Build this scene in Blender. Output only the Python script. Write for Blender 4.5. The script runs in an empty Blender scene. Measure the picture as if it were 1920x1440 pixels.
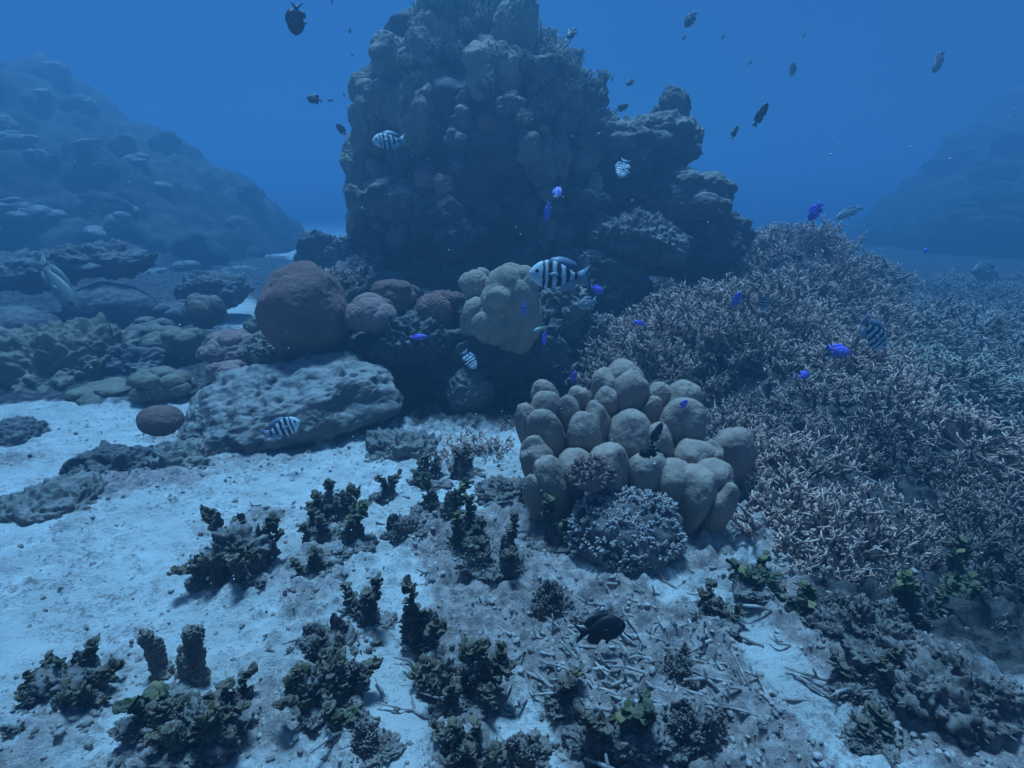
import bpy, math, random
import numpy as np
from mathutils import Vector, Matrix
from mathutils.bvhtree import BVHTree

R = math.radians
SC = bpy.context.scene
COL = SC.collection

# ------------------------------------------------------------------ camera
PITCH, FPX, CAMZ = R(17.0), 1066.0, 1.0
cam = bpy.data.objects.new('camera', bpy.data.cameras.new('camera'))
COL.objects.link(cam)
cam.location = (0, 0, CAMZ)
cam.rotation_euler = (R(90) - PITCH, 0, 0)
cam.data.sensor_width = 36.0
cam.data.lens = 36.0 * FPX / 1920.0
cam.data.clip_start = 0.02
cam.data.clip_end = 400
SC.camera = cam

# ------------------------------------------------------------------ light
SUN_EL, SUN_AZ = R(76), R(-18)         # azimuth from +Y towards +X
SUN_COL, SUN_STR, SUN_ANG = (0.30, 0.66, 1.0), 5.0, R(12)
SKY_STR = 0.06
w = bpy.data.worlds.new('World'); SC.world = w; w.use_nodes = True
nt = w.node_tree
bg = nt.nodes['Background']
sk = nt.nodes.new('ShaderNodeTexSky'); sk.sky_type = 'NISHITA'; sk.sun_disc = False
sk.sun_elevation = SUN_EL; sk.sun_rotation = SUN_AZ
mu = nt.nodes.new('ShaderNodeMix'); mu.data_type = 'RGBA'; mu.blend_type = 'MULTIPLY'
mu.inputs['Factor'].default_value = 1.0
# the water above lets through blue, and far less of it sideways than from overhead
tcw = nt.nodes.new('ShaderNodeTexCoord'); sxw = nt.nodes.new('ShaderNodeSeparateXYZ'); crw = nt.nodes.new('ShaderNodeValToRGB')
nt.links.new(tcw.outputs['Generated'], sxw.inputs[0]); nt.links.new(sxw.outputs['Z'], crw.inputs['Fac'])
e_ = crw.color_ramp.elements
e_[0].position = 0.0; e_[0].color = (0.03, 0.16, 0.40, 1); e_[1].position = 1.0; e_[1].color = (0.42, 0.72, 1.0, 1)
for ps, cl in ((0.3, (0.05, 0.24, 0.60, 1)), (0.6, (0.2, 0.5, 0.95, 1))):
    k_ = e_.new(ps); k_.color = cl
nt.links.new(crw.outputs['Color'], mu.inputs['B'])
nt.links.new(sk.outputs['Color'], mu.inputs['A'])
nt.links.new(mu.outputs['Result'], bg.inputs['Color'])
bg.inputs['Strength'].default_value = SKY_STR
sun = bpy.data.objects.new('sun', bpy.data.lights.new('sun', 'SUN'))
COL.objects.link(sun)
sun.data.energy = SUN_STR; sun.data.color = SUN_COL; sun.data.angle = SUN_ANG
sd = Vector((math.sin(SUN_AZ) * math.cos(SUN_EL), math.cos(SUN_AZ) * math.cos(SUN_EL), math.sin(SUN_EL)))
sun.rotation_euler = sd.to_track_quat('Z', 'Y').to_euler()
sun.location = (0, 0, 8)

SC.view_settings.view_transform = 'Standard'
SC.view_settings.look = 'None'
SC.view_settings.exposure = 0.6
SC.view_settings.gamma = 1.0
SC.render.engine = 'CYCLES'
cy = SC.cycles
cy.use_denoising = True
cy.max_bounces = 4; cy.diffuse_bounces = 2; cy.glossy_bounces = 1
cy.transmission_bounces = 1; cy.volume_bounces = 0; cy.transparent_max_bounces = 4
cy.caustics_reflective = False; cy.caustics_refractive = False

# the water: an even blue veil (box built after the structure)
HAZE_DENS, HAZE_COL, HAZE_ABS, HAZE_ANI = 0.132, (0.15, 0.34, 0.525, 1), (0.015, 0.137, 0.57, 1), 0.36

# ------------------------------------------------------------------ helpers
CP, SP = math.cos(PITCH), math.sin(PITCH)


def P(px, py, d):
    """the point seen at photograph pixel (px, py), d metres ahead along +Y"""
    u, v = (px - 960) / FPX, (720 - py) / FPX
    yy = CP + v * SP
    k = d / yy
    return np.array([u * k, d, CAMZ + (-SP + v * CP) * k])


def ray(px, py):
    u, v = (px - 960) / FPX, (720 - py) / FPX
    return Vector((u, CP + v * SP, -SP + v * CP)).normalized()


def depth_of(p):
    return p[1] * CP - (p[2] - CAMZ) * SP


def proj(x, y, z):
    zc = y * CP - (z - CAMZ) * SP
    v = y * SP + (z - CAMZ) * CP
    zc = np.where(zc < 0.05, 0.05, zc)
    return 960 + FPX * x / zc, 720 - FPX * v / zc


def sstep(a, b, x):
    t = np.clip((x - a) / (b - a), 0, 1)
    return t * t * (3 - 2 * t)


def _hash(ix, iy, iz, seed):
    n = (ix.astype(np.int64) * 374761393 + iy.astype(np.int64) * 668265263 + iz.astype(np.int64) * 2147483647 + seed * 144665) & 0xFFFFFFFF
    n = ((n ^ (n >> 13)) * 1274126177) & 0xFFFFFFFF
    n = ((n ^ (n >> 16)) * 2246822519) & 0xFFFFFFFF
    n = n ^ (n >> 15)
    return (n & 0xFFFFFF) / float(0xFFFFFF)


def vnoise(p, seed=0):
    f = np.floor(p); t = p - f; t = t * t * t * (t * (t * 6 - 15) + 10)
    ix, iy, iz = f[:, 0], f[:, 1], f[:, 2]
    o = 0
    for a in (0, 1):
        wa = t[:, 0] if a else 1 - t[:, 0]
        for b in (0, 1):
            wb = t[:, 1] if b else 1 - t[:, 1]
            for c in (0, 1):
                wc = t[:, 2] if c else 1 - t[:, 2]
                o = o + wa * wb * wc * _hash(ix + a, iy + b, iz + c, seed)
    return o * 2 - 1


def fbm(p, scale, octs=4, seed=0, gain=0.5):
    p = np.asarray(p, float) * scale
    o = 0; a = 1.0; tot = 0
    for k in range(octs):
        o = o + a * vnoise(p + 17.3 * k, seed + k); tot += a
        p = p * 2.03; a *= gain
    return o / tot


def worley(p, scale, seed=0):
    """distance to the nearest scattered cell point (0 at the point)"""
    p = np.asarray(p, float) * scale
    f = np.floor(p); best = np.full(len(p), 9.0)
    for a in (-1, 0, 1):
        for b in (-1, 0, 1):
            for c in (-1, 0, 1):
                g = f + np.array([a, b, c])
                q = g + np.stack([_hash(g[:, 0], g[:, 1], g[:, 2], seed + k) for k in (1, 2, 3)], 1)
                best = np.minimum(best, ((q - p) ** 2).sum(1))
    return np.sqrt(best)


def worley2(p, scale, seed=0):
    """the same on the seabed plane"""
    p = np.asarray(p, float)[:, :2] * scale
    f = np.floor(p); best = np.full(len(p), 9.0); zz = np.zeros(len(p))
    for a in (-1, 0, 1):
        for b in (-1, 0, 1):
            g = f + np.array([a, b])
            q = g + np.stack([_hash(g[:, 0], g[:, 1], zz, seed + k) for k in (1, 2)], 1)
            best = np.minimum(best, ((q - p) ** 2).sum(1))
    return np.sqrt(best)


class MB:
    """collects vertices and faces (with one value per vertex) into ONE mesh"""
    def __init__(s):
        s.v = []; s.q = []; s.t = []; s.a = []; s.n = 0

    def add(s, v, quads=None, tris=None, a=None):
        v = np.asarray(v, float).reshape(-1, 3)
        s.v.append(v)
        if quads is not None and len(quads): s.q.append(np.asarray(quads, np.int64).reshape(-1, 4) + s.n)
        if tris is not None and len(tris): s.t.append(np.asarray(tris, np.int64).reshape(-1, 3) + s.n)
        s.a.append(np.zeros(len(v)) if a is None else np.broadcast_to(np.asarray(a, float), (len(v),)))
        s.n += len(v)

    def arrays(s):
        v = np.concatenate(s.v)
        q = np.concatenate(s.q) if s.q else np.zeros((0, 4), np.int64)
        t = np.concatenate(s.t) if s.t else np.zeros((0, 3), np.int64)
        return v, q, t

    def mesh(s, name, mat, smooth=True):
        v, q, t = s.arrays()
        me = bpy.data.meshes.new(name)
        me.vertices.add(len(v)); me.vertices.foreach_set('co', v.ravel())
        nl = len(q) * 4 + len(t) * 3
        me.loops.add(nl)
        me.loops.foreach_set('vertex_index', np.concatenate([q.ravel(), t.ravel()]).astype(np.int32))
        me.polygons.add(len(q) + len(t))
        st = np.concatenate([np.arange(len(q)) * 4, len(q) * 4 + np.arange(len(t)) * 3]).astype(np.int32)
        me.polygons.foreach_set('loop_start', st)
        if smooth:
            me.polygons.foreach_set('use_smooth', np.ones(len(st), bool))
        at = me.attributes.new('tint', 'FLOAT', 'POINT')
        at.data.foreach_set('value', np.concatenate(s.a).astype(np.float32))
        me.update(calc_edges=True); me.validate()
        me.materials.append(mat)
        return me

    def build(s, name, mat, parent=None, smooth=True):
        o = bpy.data.objects.new(name, s.mesh(name, mat, smooth))
        COL.objects.link(o)
        if parent is not None: o.parent = parent
        return o

    def bvh(s):
        v, q, t = s.arrays()
        return BVHTree.FromPolygons([tuple(x) for x in v], [tuple(int(i) for i in f) for f in q] + [tuple(int(i) for i in f) for f in t])


def tag(o, label=None, cat=None, group=None, kind=None):
    if label: o['label'] = label
    if cat: o['category'] = cat
    if group: o['group'] = group
    if kind: o['kind'] = kind
    return o


def empty(name, loc, label, cat, group=None):
    o = bpy.data.objects.new(name, None); COL.objects.link(o)
    o.location = tuple(loc); o.empty_display_size = 0.05
    return tag(o, label, cat, group)


def copy_tree(o, parent=None):
    c = o.copy(); COL.objects.link(c)
    if parent is not None: c.parent = parent
    for ch in list(o.children): copy_tree(ch, c)
    return c


_ico = {}


def ico(n):
    if n in _ico: return _ico[n]
    g = (1 + 5 ** 0.5) / 2
    v = [(-1, g, 0), (1, g, 0), (-1, -g, 0), (1, -g, 0), (0, -1, g), (0, 1, g), (0, -1, -g), (0, 1, -g), (g, 0, -1), (g, 0, 1), (-g, 0, -1), (-g, 0, 1)]
    f = [(0, 11, 5), (0, 5, 1), (0, 1, 7), (0, 7, 10), (0, 10, 11), (1, 5, 9), (5, 11, 4), (11, 10, 2), (10, 7, 6), (7, 1, 8), (3, 9, 4), (3, 4, 2), (3, 2, 6), (3, 6, 8), (3, 8, 9), (4, 9, 5), (2, 4, 11), (6, 2, 10), (8, 6, 7), (9, 8, 1)]
    v = [np.array(a, float) / np.linalg.norm(a) for a in v]
    for _ in range(n):
        mid = {}; nf = []
        def m(a, b):
            k = (min(a, b), max(a, b))
            if k not in mid:
                x = v[a] + v[b]; v.append(x / np.linalg.norm(x)); mid[k] = len(v) - 1
            return mid[k]
        for a, b, c in f:
            ab, bc, ca = m(a, b), m(b, c), m(c, a)
            nf += [(a, ab, ca), (b, bc, ab), (c, ca, bc), (ab, bc, ca)]
        f = nf
    _ico[n] = (np.array(v), np.array(f)); return _ico[n]


def frame_to(n):
    n = np.asarray(n, float); n = n / np.linalg.norm(n)
    a = np.array([1., 0, 0]) if abs(n[0]) < 0.8 else np.array([0, 1., 0])
    x = np.cross(a, n); x /= np.linalg.norm(x)
    return x, np.cross(n, x), n


def tube(mb, pts, rad, sides=5, tip=None, a0=0.0, a1=1.0, rng=random):
    pts = np.asarray(pts, float); m = len(pts)
    ph = rng.random() * 6.28
    ang = ph + np.arange(sides) * 2 * math.pi / sides
    vs = []
    for i in range(m):
        d = pts[min(i + 1, m - 1)] - pts[max(i - 1, 0)]
        x, y, _ = frame_to(d)
        vs.append(pts[i] + rad[i] * (np.cos(ang)[:, None] * x + np.sin(ang)[:, None] * y))
    d = pts[-1] - pts[-2]; d = d / np.linalg.norm(d)
    vs = np.concatenate(vs + [(pts[-1] + d * rad[-1] * 0.9)[None]])
    q = []
    for i in range(m - 1):
        for j in range(sides):
            k = (j + 1) % sides
            q.append((i * sides + j, i * sides + k, (i + 1) * sides + k, (i + 1) * sides + j))
    t = [((m - 1) * sides + j, (m - 1) * sides + (j + 1) % sides, m * sides) for j in range(sides)]
    a = np.concatenate([np.repeat(np.linspace(a0, a1, m), sides), [a1]])
    mb.add(vs, q, t, a)


# ------------------------------------------------------------------ materials
def mat(name, c1, c2, scale=6.0, bump=0.35, bscale=40.0, c3=None, rough=0.95, vor=0.0, vscale=120.0, silt=0.0, siltcol=(0.52, 0.5, 0.46), detail=6.0, scars=0.0, vary=0.0):
    """coral or rock: two mottled colours, noise bump, optional polyp cells, optional pale silt lying on top faces, optional tip colour by 'tint'"""
    m = bpy.data.materials.new(name); m.use_nodes = True
    t = m.node_tree; b = t.nodes['Principled BSDF']; L = t.links
    b.inputs['Roughness'].default_value = rough
    b.inputs['Specular IOR Level'].default_value = 0.15
    co = t.nodes.new('ShaderNodeTexCoord')
    def noise(sc, det=detail, rg=0.6):
        n = t.nodes.new('ShaderNodeTexNoise'); n.inputs['Scale'].default_value = sc
        n.inputs['Detail'].default_value = det; n.inputs['Roughness'].default_value = rg
        L.new(co.outputs['Object'], n.inputs['Vector']); return n
    def ramp(src, lo, hi):
        r = t.nodes.new('ShaderNodeMapRange'); r.inputs['From Min'].default_value = lo; r.inputs['From Max'].default_value = hi
        L.new(src, r.inputs['Value']); return r.outputs['Result']
    def mix(fac, a, bb):
        x = t.nodes.new('ShaderNodeMix'); x.data_type = 'RGBA'
        if isinstance(fac, (int, float)): x.inputs['Factor'].default_value = fac
        else: L.new(fac, x.inputs['Factor'])
        for s, val in (('A', a), ('B', bb)):
            if isinstance(val, tuple): x.inputs[s].default_value = (*val, 1)
            else: L.new(val, x.inputs[s])
        return x.outputs['Result']
    n1 = noise(scale)
    col = mix(ramp(n1.outputs['Fac'], 0.36, 0.64), c1, c2)
    if c3 is not None:
        at = t.nodes.new('ShaderNodeAttribute'); at.attribute_name = 'tint'
        col = mix(ramp(at.outputs['Fac'], 0.42, 0.95), col, c3)
    if scars > 0:
        sc_ = noise(scale * 3.1, 4, .7)
        m3 = t.nodes.new('ShaderNodeMath'); m3.operation = 'MULTIPLY'; m3.inputs[1].default_value = scars
        L.new(ramp(sc_.outputs['Fac'], 0.62, 0.70), m3.inputs[0]); col = mix(m3.outputs[0], col, (0.50, 0.42, 0.38))
        sd_ = noise(scale * 1.4, 5, .7)
        m4 = t.nodes.new('ShaderNodeMath'); m4.operation = 'MULTIPLY'; m4.inputs[1].default_value = scars * .8
        L.new(ramp(sd_.outputs['Fac'], 0.60, 0.70), m4.inputs[0]); col = mix(m4.outputs[0], col, (0.10, 0.085, 0.07))
    if vary > 0:
        oi = t.nodes.new('ShaderNodeObjectInfo')
        m5 = t.nodes.new('ShaderNodeMath'); m5.operation = 'MULTIPLY'; m5.inputs[1].default_value = vary
        L.new(ramp(oi.outputs['Random'], 0.3, 1.0), m5.inputs[0]); col = mix(m5.outputs[0], col, (0.10, 0.085, 0.065))
    if silt > 0:
        g = t.nodes.new('ShaderNodeNewGeometry'); sx = t.nodes.new('ShaderNodeSeparateXYZ')
        L.new(g.outputs['Normal'], sx.inputs[0])
        ns = noise(scale * 2.6, 5, 0.7)
        ad = t.nodes.new('ShaderNodeMath'); ad.operation = 'ADD'
        mm = t.nodes.new('ShaderNodeMath'); mm.operation = 'MULTIPLY'; mm.inputs[1].default_value = 1.3
        L.new(ns.outputs['Fac'], mm.inputs[0]); L.new(mm.outputs[0], ad.inputs[0]); L.new(sx.outputs['Z'], ad.inputs[1])
        r = ramp(ad.outputs[0], 1.15, 1.7)
        m2 = t.nodes.new('ShaderNodeMath'); m2.operation = 'MULTIPLY'; m2.inputs[1].default_value = silt
        L.new(r, m2.inputs[0])
        col = mix(m2.outputs[0], col, siltcol)
    L.new(col, b.inputs['Base Color'])
    n2 = noise(bscale, 8, 0.7)
    h = n2.outputs['Fac']
    if vor > 0:
        v = t.nodes.new('ShaderNodeTexVoronoi'); v.inputs['Scale'].default_value = vscale
        L.new(co.outputs['Object'], v.inputs['Vector'])
        ma = t.nodes.new('ShaderNodeMath'); ma.operation = 'MULTIPLY_ADD'; ma.inputs[1].default_value = vor
        L.new(v.outputs['Distance'], ma.inputs[0]); L.new(h, ma.inputs[2]); h = ma.outputs[0]
    bp = t.nodes.new('ShaderNodeBump'); bp.inputs['Strength'].default_value = bump
    bp.inputs['Distance'].default_value = 0.6 / bscale
    L.new(h, bp.inputs['Height']); L.new(bp.outputs['Normal'], b.inputs['Normal'])
    return m


M = {}
M['rock'] = mat('reef_rock', (0.085, 0.078, 0.072), (0.24, 0.205, 0.18), 3.5, 0.9, 16, silt=0.4)
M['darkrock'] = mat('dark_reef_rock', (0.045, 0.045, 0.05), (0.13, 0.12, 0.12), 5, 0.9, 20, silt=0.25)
M['slab'] = mat('pitted_rock', (0.10, 0.092, 0.085), (0.21, 0.19, 0.17), 6, 0.8, 34, silt=0.7, siltcol=(0.42, 0.39, 0.36), scars=.2)
M['wallrock'] = mat('far_reef_rock', (0.025, 0.028, 0.028), (0.09, 0.08, 0.07), 1.6, 0.8, 7, silt=0.08)
M['dome'] = mat('red_brown_coral', (0.165, 0.092, 0.08), (0.25, 0.142, 0.12), 7, 0.6, 60, vor=0.6, vscale=150, scars=.3)
M['brain'] = mat('brain_coral', (0.22, 0.10, 0.085), (0.33, 0.19, 0.16), 30, 0.9, 60, vor=1.4, vscale=95)
M['tan'] = mat('tan_coral', (0.30, 0.235, 0.175), (0.43, 0.34, 0.255), 7, 0.6, 34, vor=0.3, vscale=140, scars=.35)
M['lobe'] = mat('grey_brown_coral', (0.265, 0.188, 0.148), (0.35, 0.252, 0.202), 8, 0.4, 60, vor=0.4, vscale=220, scars=.3, silt=.3, siltcol=(0.48, 0.40, 0.33))
M['olive'] = mat('olive_coral', (0.10, 0.085, 0.055), (0.21, 0.175, 0.12), 8, 0.7, 30, silt=0.2)  # albedo lowered so the left boulders hold the edge shading in their colour
M['knob'] = mat('grey_brown_knob', (0.18, 0.15, 0.11), (0.34, 0.285, 0.215), 7, 0.8, 30, silt=0.4, scars=.3)
M['pink'] = mat('dusty_pink_coral', (0.26, 0.15, 0.13), (0.38, 0.25, 0.22), 10, 0.9, 36)
M['stag'] = mat('staghorn', (0.12, 0.075, 0.058), (0.27, 0.165, 0.13), 14, 0.4, 120, c3=(0.78, 0.54, 0.45), vary=.45)
M['stagshade'] = mat('shaded_staghorn', (0.05, 0.042, 0.034), (0.13, 0.095, 0.08), 14, 0.5, 120, c3=(0.42, 0.30, 0.25), vary=.5)  # darker copy of stag: the thicket's deep shade put into the colour
M['stagfar'] = mat('staghorn_olive', (0.13, 0.115, 0.09), (0.24, 0.2, 0.16), 14, 0.4, 120, c3=(0.55, 0.48, 0.4), vary=.5)
M['cauli'] = mat('cauliflower_coral', (0.09, 0.075, 0.07), (0.20, 0.165, 0.155), 20, 0.6, 90, c3=(0.42, 0.36, 0.34))
M['algae'] = mat('brown_algae', (0.035, 0.032, 0.02), (0.12, 0.095, 0.062), 30, 0.9, 90, c3=(0.17, 0.14, 0.05), silt=0.4, siltcol=(0.32, 0.26, 0.225))
M['algaegreen'] = mat('green_algae', (0.026, 0.042, 0.02), (0.075, 0.09, 0.04), 30, 0.8, 90, c3=(0.19, 0.175, 0.055), silt=0.3, siltcol=(0.28, 0.24, 0.2))
M['turf'] = mat('silty_turf', (0.06, 0.048, 0.042), (0.24, 0.19, 0.17), 22, 1.0, 60, c3=(0.32, 0.26, 0.235), silt=.2)
M['sponge'] = mat('finger_sponge', (0.16, 0.125, 0.09), (0.30, 0.235, 0.18), 14, 0.9, 50, silt=.3)
M['rubble'] = mat('coral_rubble', (0.14, 0.115, 0.105), (0.50, 0.45, 0.42), 28, 0.9, 80)
M['turfdark'] = mat('dark_silty_turf', (0.05, 0.042, 0.038), (0.22, 0.175, 0.16), 26, 1.0, 60, silt=0.3)
M['snow'] = mat('suspended_grit', (0.6, 0.6, 0.58), (0.7, 0.7, 0.68), 9, 0.0, 80)


# ------------------------------------------------------------------ the seabed
ALGAE = [  # px, py of the base, height px, width px, kind, label
    (455, 1075, 110, 185, 'fan', 'big dark brown fan algae clump alone on the white sand'),
    (628, 985, 75, 90, 'fan', 'brown fan algae clump on pale sand, topmost of the left chain'),
    (597, 1085, 60, 80, 'leafy', 'low dark leafy algae curling over the sand beside the big fan clump'),
    (600, 1030, 55, 60, 'leafy', 'small dark leafy algae between the fan clump and the tall green tuft'),
    (655, 1035, 90, 90, 'green', 'yellow green leafy algae tuft beside the upper brown fan clump'),
    (690, 1160, 130, 70, 'leafy', 'tall dark algae column with yellowish top left of the sand hole'),
    (725, 935, 50, 30, 'leafy', 'slim little algae sprig on the sand under the ledge'),
    (815, 985, 80, 80, 'green', 'green leafy algae at the upper edge of the central weed patch'),
    (868, 1035, 100, 100, 'green', 'bushy yellow green algae in the middle of the weed patch'),
    (935, 1090, 95, 90, 'leafy', 'dark leafy algae at the right edge of the central weed patch'),
    (905, 1060, 80, 80, 'leafy', 'dark algae tuft tucked among the central green weeds'),
    (797, 1205, 130, 55, 'leafy', 'upright algae column rising from the small bright sand pocket'),
    (825, 1225, 55, 40, 'leafy', 'short algae tuft at the foot of the upright column'),
    (795, 905, 45, 80, 'leafy', 'dark low weed on the rubble below the brain corals'),
    (862, 885, 55, 90, 'leafy', 'dark shrubby weed beside the pale rubble staghorn'),
    (615, 1235, 70, 110, 'turfy', 'dark furry turf clump half sunk in grey silt'),
    (620, 1320, 90, 150, 'fan', 'broad dark fan algae lying beneath the furry turf clump'),
    (845, 1330, 110, 70, 'fan', 'left of the twin dark blades on pale sand in front'),
    (885, 1345, 125, 60, 'fan', 'right of the twin dark blades on pale sand in front'),
    (875, 1455, 90, 90, 'fan', 'narrow brown blades cut by the lower edge of the view'),
    (130, 1310, 80, 190, 'fan', 'long low brown fan algae on the far left sand'),
    (310, 1385, 95, 110, 'green', 'yellow rimmed algae under the finger sponges'),
    (385, 1420, 90, 160, 'fan', 'dark spreading algae at the lower left, in front of the sponges'),
    (455, 1350, 100, 55, 'leafy', 'stalked brown algae leaning beside the lower left spread'),
    (650, 1370, 45, 35, 'green', 'tiny lone green algae sprig on bare sand'),
    (690, 1420, 75, 45, 'turfy', 'faded silty tuft beside the tiny green sprig'),
    (1020, 1035, 95, 55, 'green', 'bright green round leaved algae at the foot of the lobe coral'),
    (1055, 1340, 80, 45, 'leafy', 'olive algae upright on the stick rubble'),
    (1125, 1400, 110, 110, 'leafy', 'dark algae clump low in front of the rubble sticks'),
    (1195, 1415, 90, 80, 'green', 'dark green round leaved algae low on the rubble'),
    (1270, 1275, 70, 60, 'turfy', 'dark mossy knob standing among white coral sticks'),
    (1345, 1175, 60, 80, 'leafy', 'small weed cluster on the left bank of the sand channel'),
    (1410, 1125, 45, 90, 'green', 'row of green round leaves along the top of the sand channel'),
    (1480, 1150, 55, 90, 'green', 'green leaves hanging over the right bank of the sand channel'),
    (1640, 1235, 80, 130, 'turfy', 'brown silty turf mound on the right bank of the channel'),
    (1560, 1195, 70, 110, 'turfy', 'brown turf mound nearest the middle of the sand channel'),
    (1700, 1180, 110, 170, 'green', 'deep green leaf mass under the staghorn on the right'),
    (1820, 1130, 90, 150, 'green', 'dark green leaf mass at the right edge under the staghorn'),
    (1620, 1300, 80, 120, 'leafy', 'dark weed above the lower right sand'),
    (1780, 1340, 90, 200, 'turfy', 'long dark turf bank in the lower right corner'),
    (1640, 1400, 70, 70, 'leafy', 'lone brown leaf tuft on the sand channel at lower right'),
    (985, 1440, 80, 80, 'turfy', 'grey silty tuft at the bottom beside the bright sand'),
    (1300, 1420, 90, 100, 'turfy', 'grey brown turf tuft beside the lower sand channel'),
    (760, 1010, 45, 60, 'turfy', 'grey turf tuft between green weed and sand hole'),
    (1040, 1150, 70, 80, 'turfy', 'silty turf cone on sand below the lobe coral'),
]


def ground_flat(px, py, z=0.0):
    u, v = (px - 960) / FPX, (720 - py) / FPX
    dz = -SP + v * CP
    k = (z - CAMZ) / dz
    return np.array([u * k, (CP + v * SP) * k, z])


ALG_POS = [ground_flat(a[0], a[1]) for a in ALGAE]


def mound(x, y):
    m = 0.74 * np.exp(-((x - 2.15) / 1.0) ** 2 - ((y - 4.6) / 1.05) ** 2)
    m = m + 0.36 * np.exp(-((x - 1.25) / 0.62) ** 2 - ((y - 3.2) / 0.62) ** 2)
    m = m + 0.14 * np.exp(-((x - 1.9) / 0.7) ** 2 - ((y - 2.3) / 0.6) ** 2)
    m = m + 0.16 * sstep(0.02, 0.12, m) * fbm(np.stack([x, y, 0 * x], 1), 1.9, 2, 44)
    return m


def hbase(x, y):
    """large shape of the seabed"""
    p = np.stack([x, y, 0 * x], 1)
    z = 0.05 * fbm(p, 0.9, 3, 5) * sstep(0.6, 2.2, y) + mound(x, y)
    z = z + 0.22 * sstep(3.2, 7.0, y) * sstep(-1.2, -4.5, x)
    return z


def masks(x, y):
    """turf: silty algae mat and rubble; reef: coral rubble bed, its dark colour also holding the shadow gaps under the thickets"""
    p = np.stack([x, y, 0 * x], 1)
    px, py = proj(x, y, 0 * x)
    tf = np.zeros_like(x)
    for (a, c) in zip(ALGAE, ALG_POS):
        rad = a[3] * 0.75 * depth_of(c) / FPX + 0.03
        d2 = ((x - c[0]) ** 2 + ((y - c[1] + 0.03) / 1.3) ** 2) / rad ** 2
        tf = tf + 0.7 * np.exp(-d2 * 2.2)
    for (a_, b_, w_) in ((215, 900, 190), (110, 985, 240), (340, 900, 170), (400, 995, 220), (500, 960, 110), (760, 875, 190), (20, 850, 160), (300, 810, 110), (520, 850, 330)):
        c = ground_flat(a_, b_); rad = w_ * .55 * depth_of(c) / FPX
        tf = tf + .85 * np.exp(-((x - c[0]) ** 2 + ((y - c[1]) * 1.6) ** 2) / rad ** 2)
    n = fbm(p, 3.2, 5, 21, 0.6)
    n2 = fbm(p, 9.0, 4, 33, 0.6)
    mid = sstep(560, 900, px) * sstep(900, 1000, py) * (1 - 0.75 * sstep(1500, 1750, px))
    chan = np.exp(-((px - (1290 + (py - 1080) * 0.95)) / (55 + 0.12 * (py - 1080))) ** 2) * sstep(1060, 1120, py)
    hole1 = np.exp(-((px - 745) / 42) ** 2 - ((py - 1080) / 90) ** 2)
    hole2 = np.exp(-((px - 985) / 70) ** 2 - ((py - 1400) / 110) ** 2)
    hole3 = np.exp(-((px - 760) / 90) ** 2 - ((py - 1330) / 120) ** 2)
    hole4 = np.exp(-((px - 800) / 160) ** 2 - ((py - 925) / 35) ** 2)
    hole5 = np.exp(-((px - 1880) / 90) ** 2 - ((py - 1245) / 40) ** 2)
    rub = np.exp(-((px - 1190) / 190) ** 2 - ((py - 1270) / 130) ** 2)
    t = 0.95 * mid + 0.9 * rub + 0.3 * sstep(1150, 1350, py) + np.minimum(tf, 1.2) * 0.8 + 0.85 * n + 0.4 * n2 - 2.0 * chan - 1.6 * hole1 - 1.7 * hole2 - 0.9 * hole3 - 1.0 * hole4 - 1.2 * hole5 - 0.16
    t = t + 0.35 * sstep(1600, 1100, py) * sstep(300, 600, px) * 0
    t = t + 0.75 * fbm(np.stack([x * 5.5, y * 1.5, 0 * x], 1), 1.0, 3, 137) * sstep(500, 700, px)
    turf = np.clip(t, 0, 1)
    reef = sstep(0.03, 0.12, mound(x, y) + 0.05 * n) + sstep(2.0, 3.0, x + 0.4 * n) * sstep(2.2, 3.0, y) * (1 - sstep(7.5, 9.5, y + n))
    reef = reef + sstep(775, 735, py + 25 * n) * sstep(600, 530, px) * sstep(2.6, 3.0, y) * (1 - np.exp(-((px - 440) / 60) ** 2 - ((py - 595) / 30) ** 2)) * (1 - sstep(9, 12, y))  # left midground bed darkened, its dimness painted into the ground colour
    reef = reef + np.exp(-((x + 0.1) / 0.9) ** 2 - ((y - 3.0) / 0.55) ** 2) * 1.3
    reef = reef + sstep(0.55, 1.0, x) * sstep(1.5, 1.75, y) * sstep(1020, 960, py)
    reef = reef + sstep(1420, 1560, px) * sstep(1240, 1080, py - 0.3 * (px - 1500)) * (py > 500)
    return turf, np.clip(reef * (0.8 + 0.5 * n), 0, 1)


def height(x, y):
    x = np.atleast_1d(np.asarray(x, float)); y = np.atleast_1d(np.asarray(y, float))
    p = np.stack([x, y, 0 * x], 1)
    z = hbase(x, y)
    turf, reef = masks(x, y)
    near = np.exp(-np.maximum(y - 1.0, 0) * 0.12)
    rough = 0.006 + 0.030 * turf + 0.03 * reef
    bumps = np.sqrt(np.clip(0.8 - worley2(p, 26.0, 84), 0, 1)) - 0.5
    patch = sstep(-0.25, 0.35, fbm(p, 2.6, 3, 91))
    z = z + rough * (fbm(p, 14, 4, 60, 0.62)) * 1.5 + (0.022 * turf) + (0.007 * fbm(p, 38, 3, 71, .6) + bumps * (0.012 * patch + 0.017 * turf) + 0.008 * patch * (np.sqrt(np.clip(.75 - worley2(p, 52.0, 85), 0, 1)) - .4)) * near
    lump = np.clip(0.42 - worley2(p, 16.0, 80), 0, 1) * 0.075 * sstep(-0.2, 0.35, fbm(p, 2.2, 2, 90))
    return z + lump * near


def ground_pt(px, py):
    """first meeting of the pixel's ray with the seabed"""
    d = 0.5
    for _ in range(400):
        q = P(px, py, d)
        if q[2] <= hbase(q[:1], q[1:2])[0]: break
        d += 0.02
    return q


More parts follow.
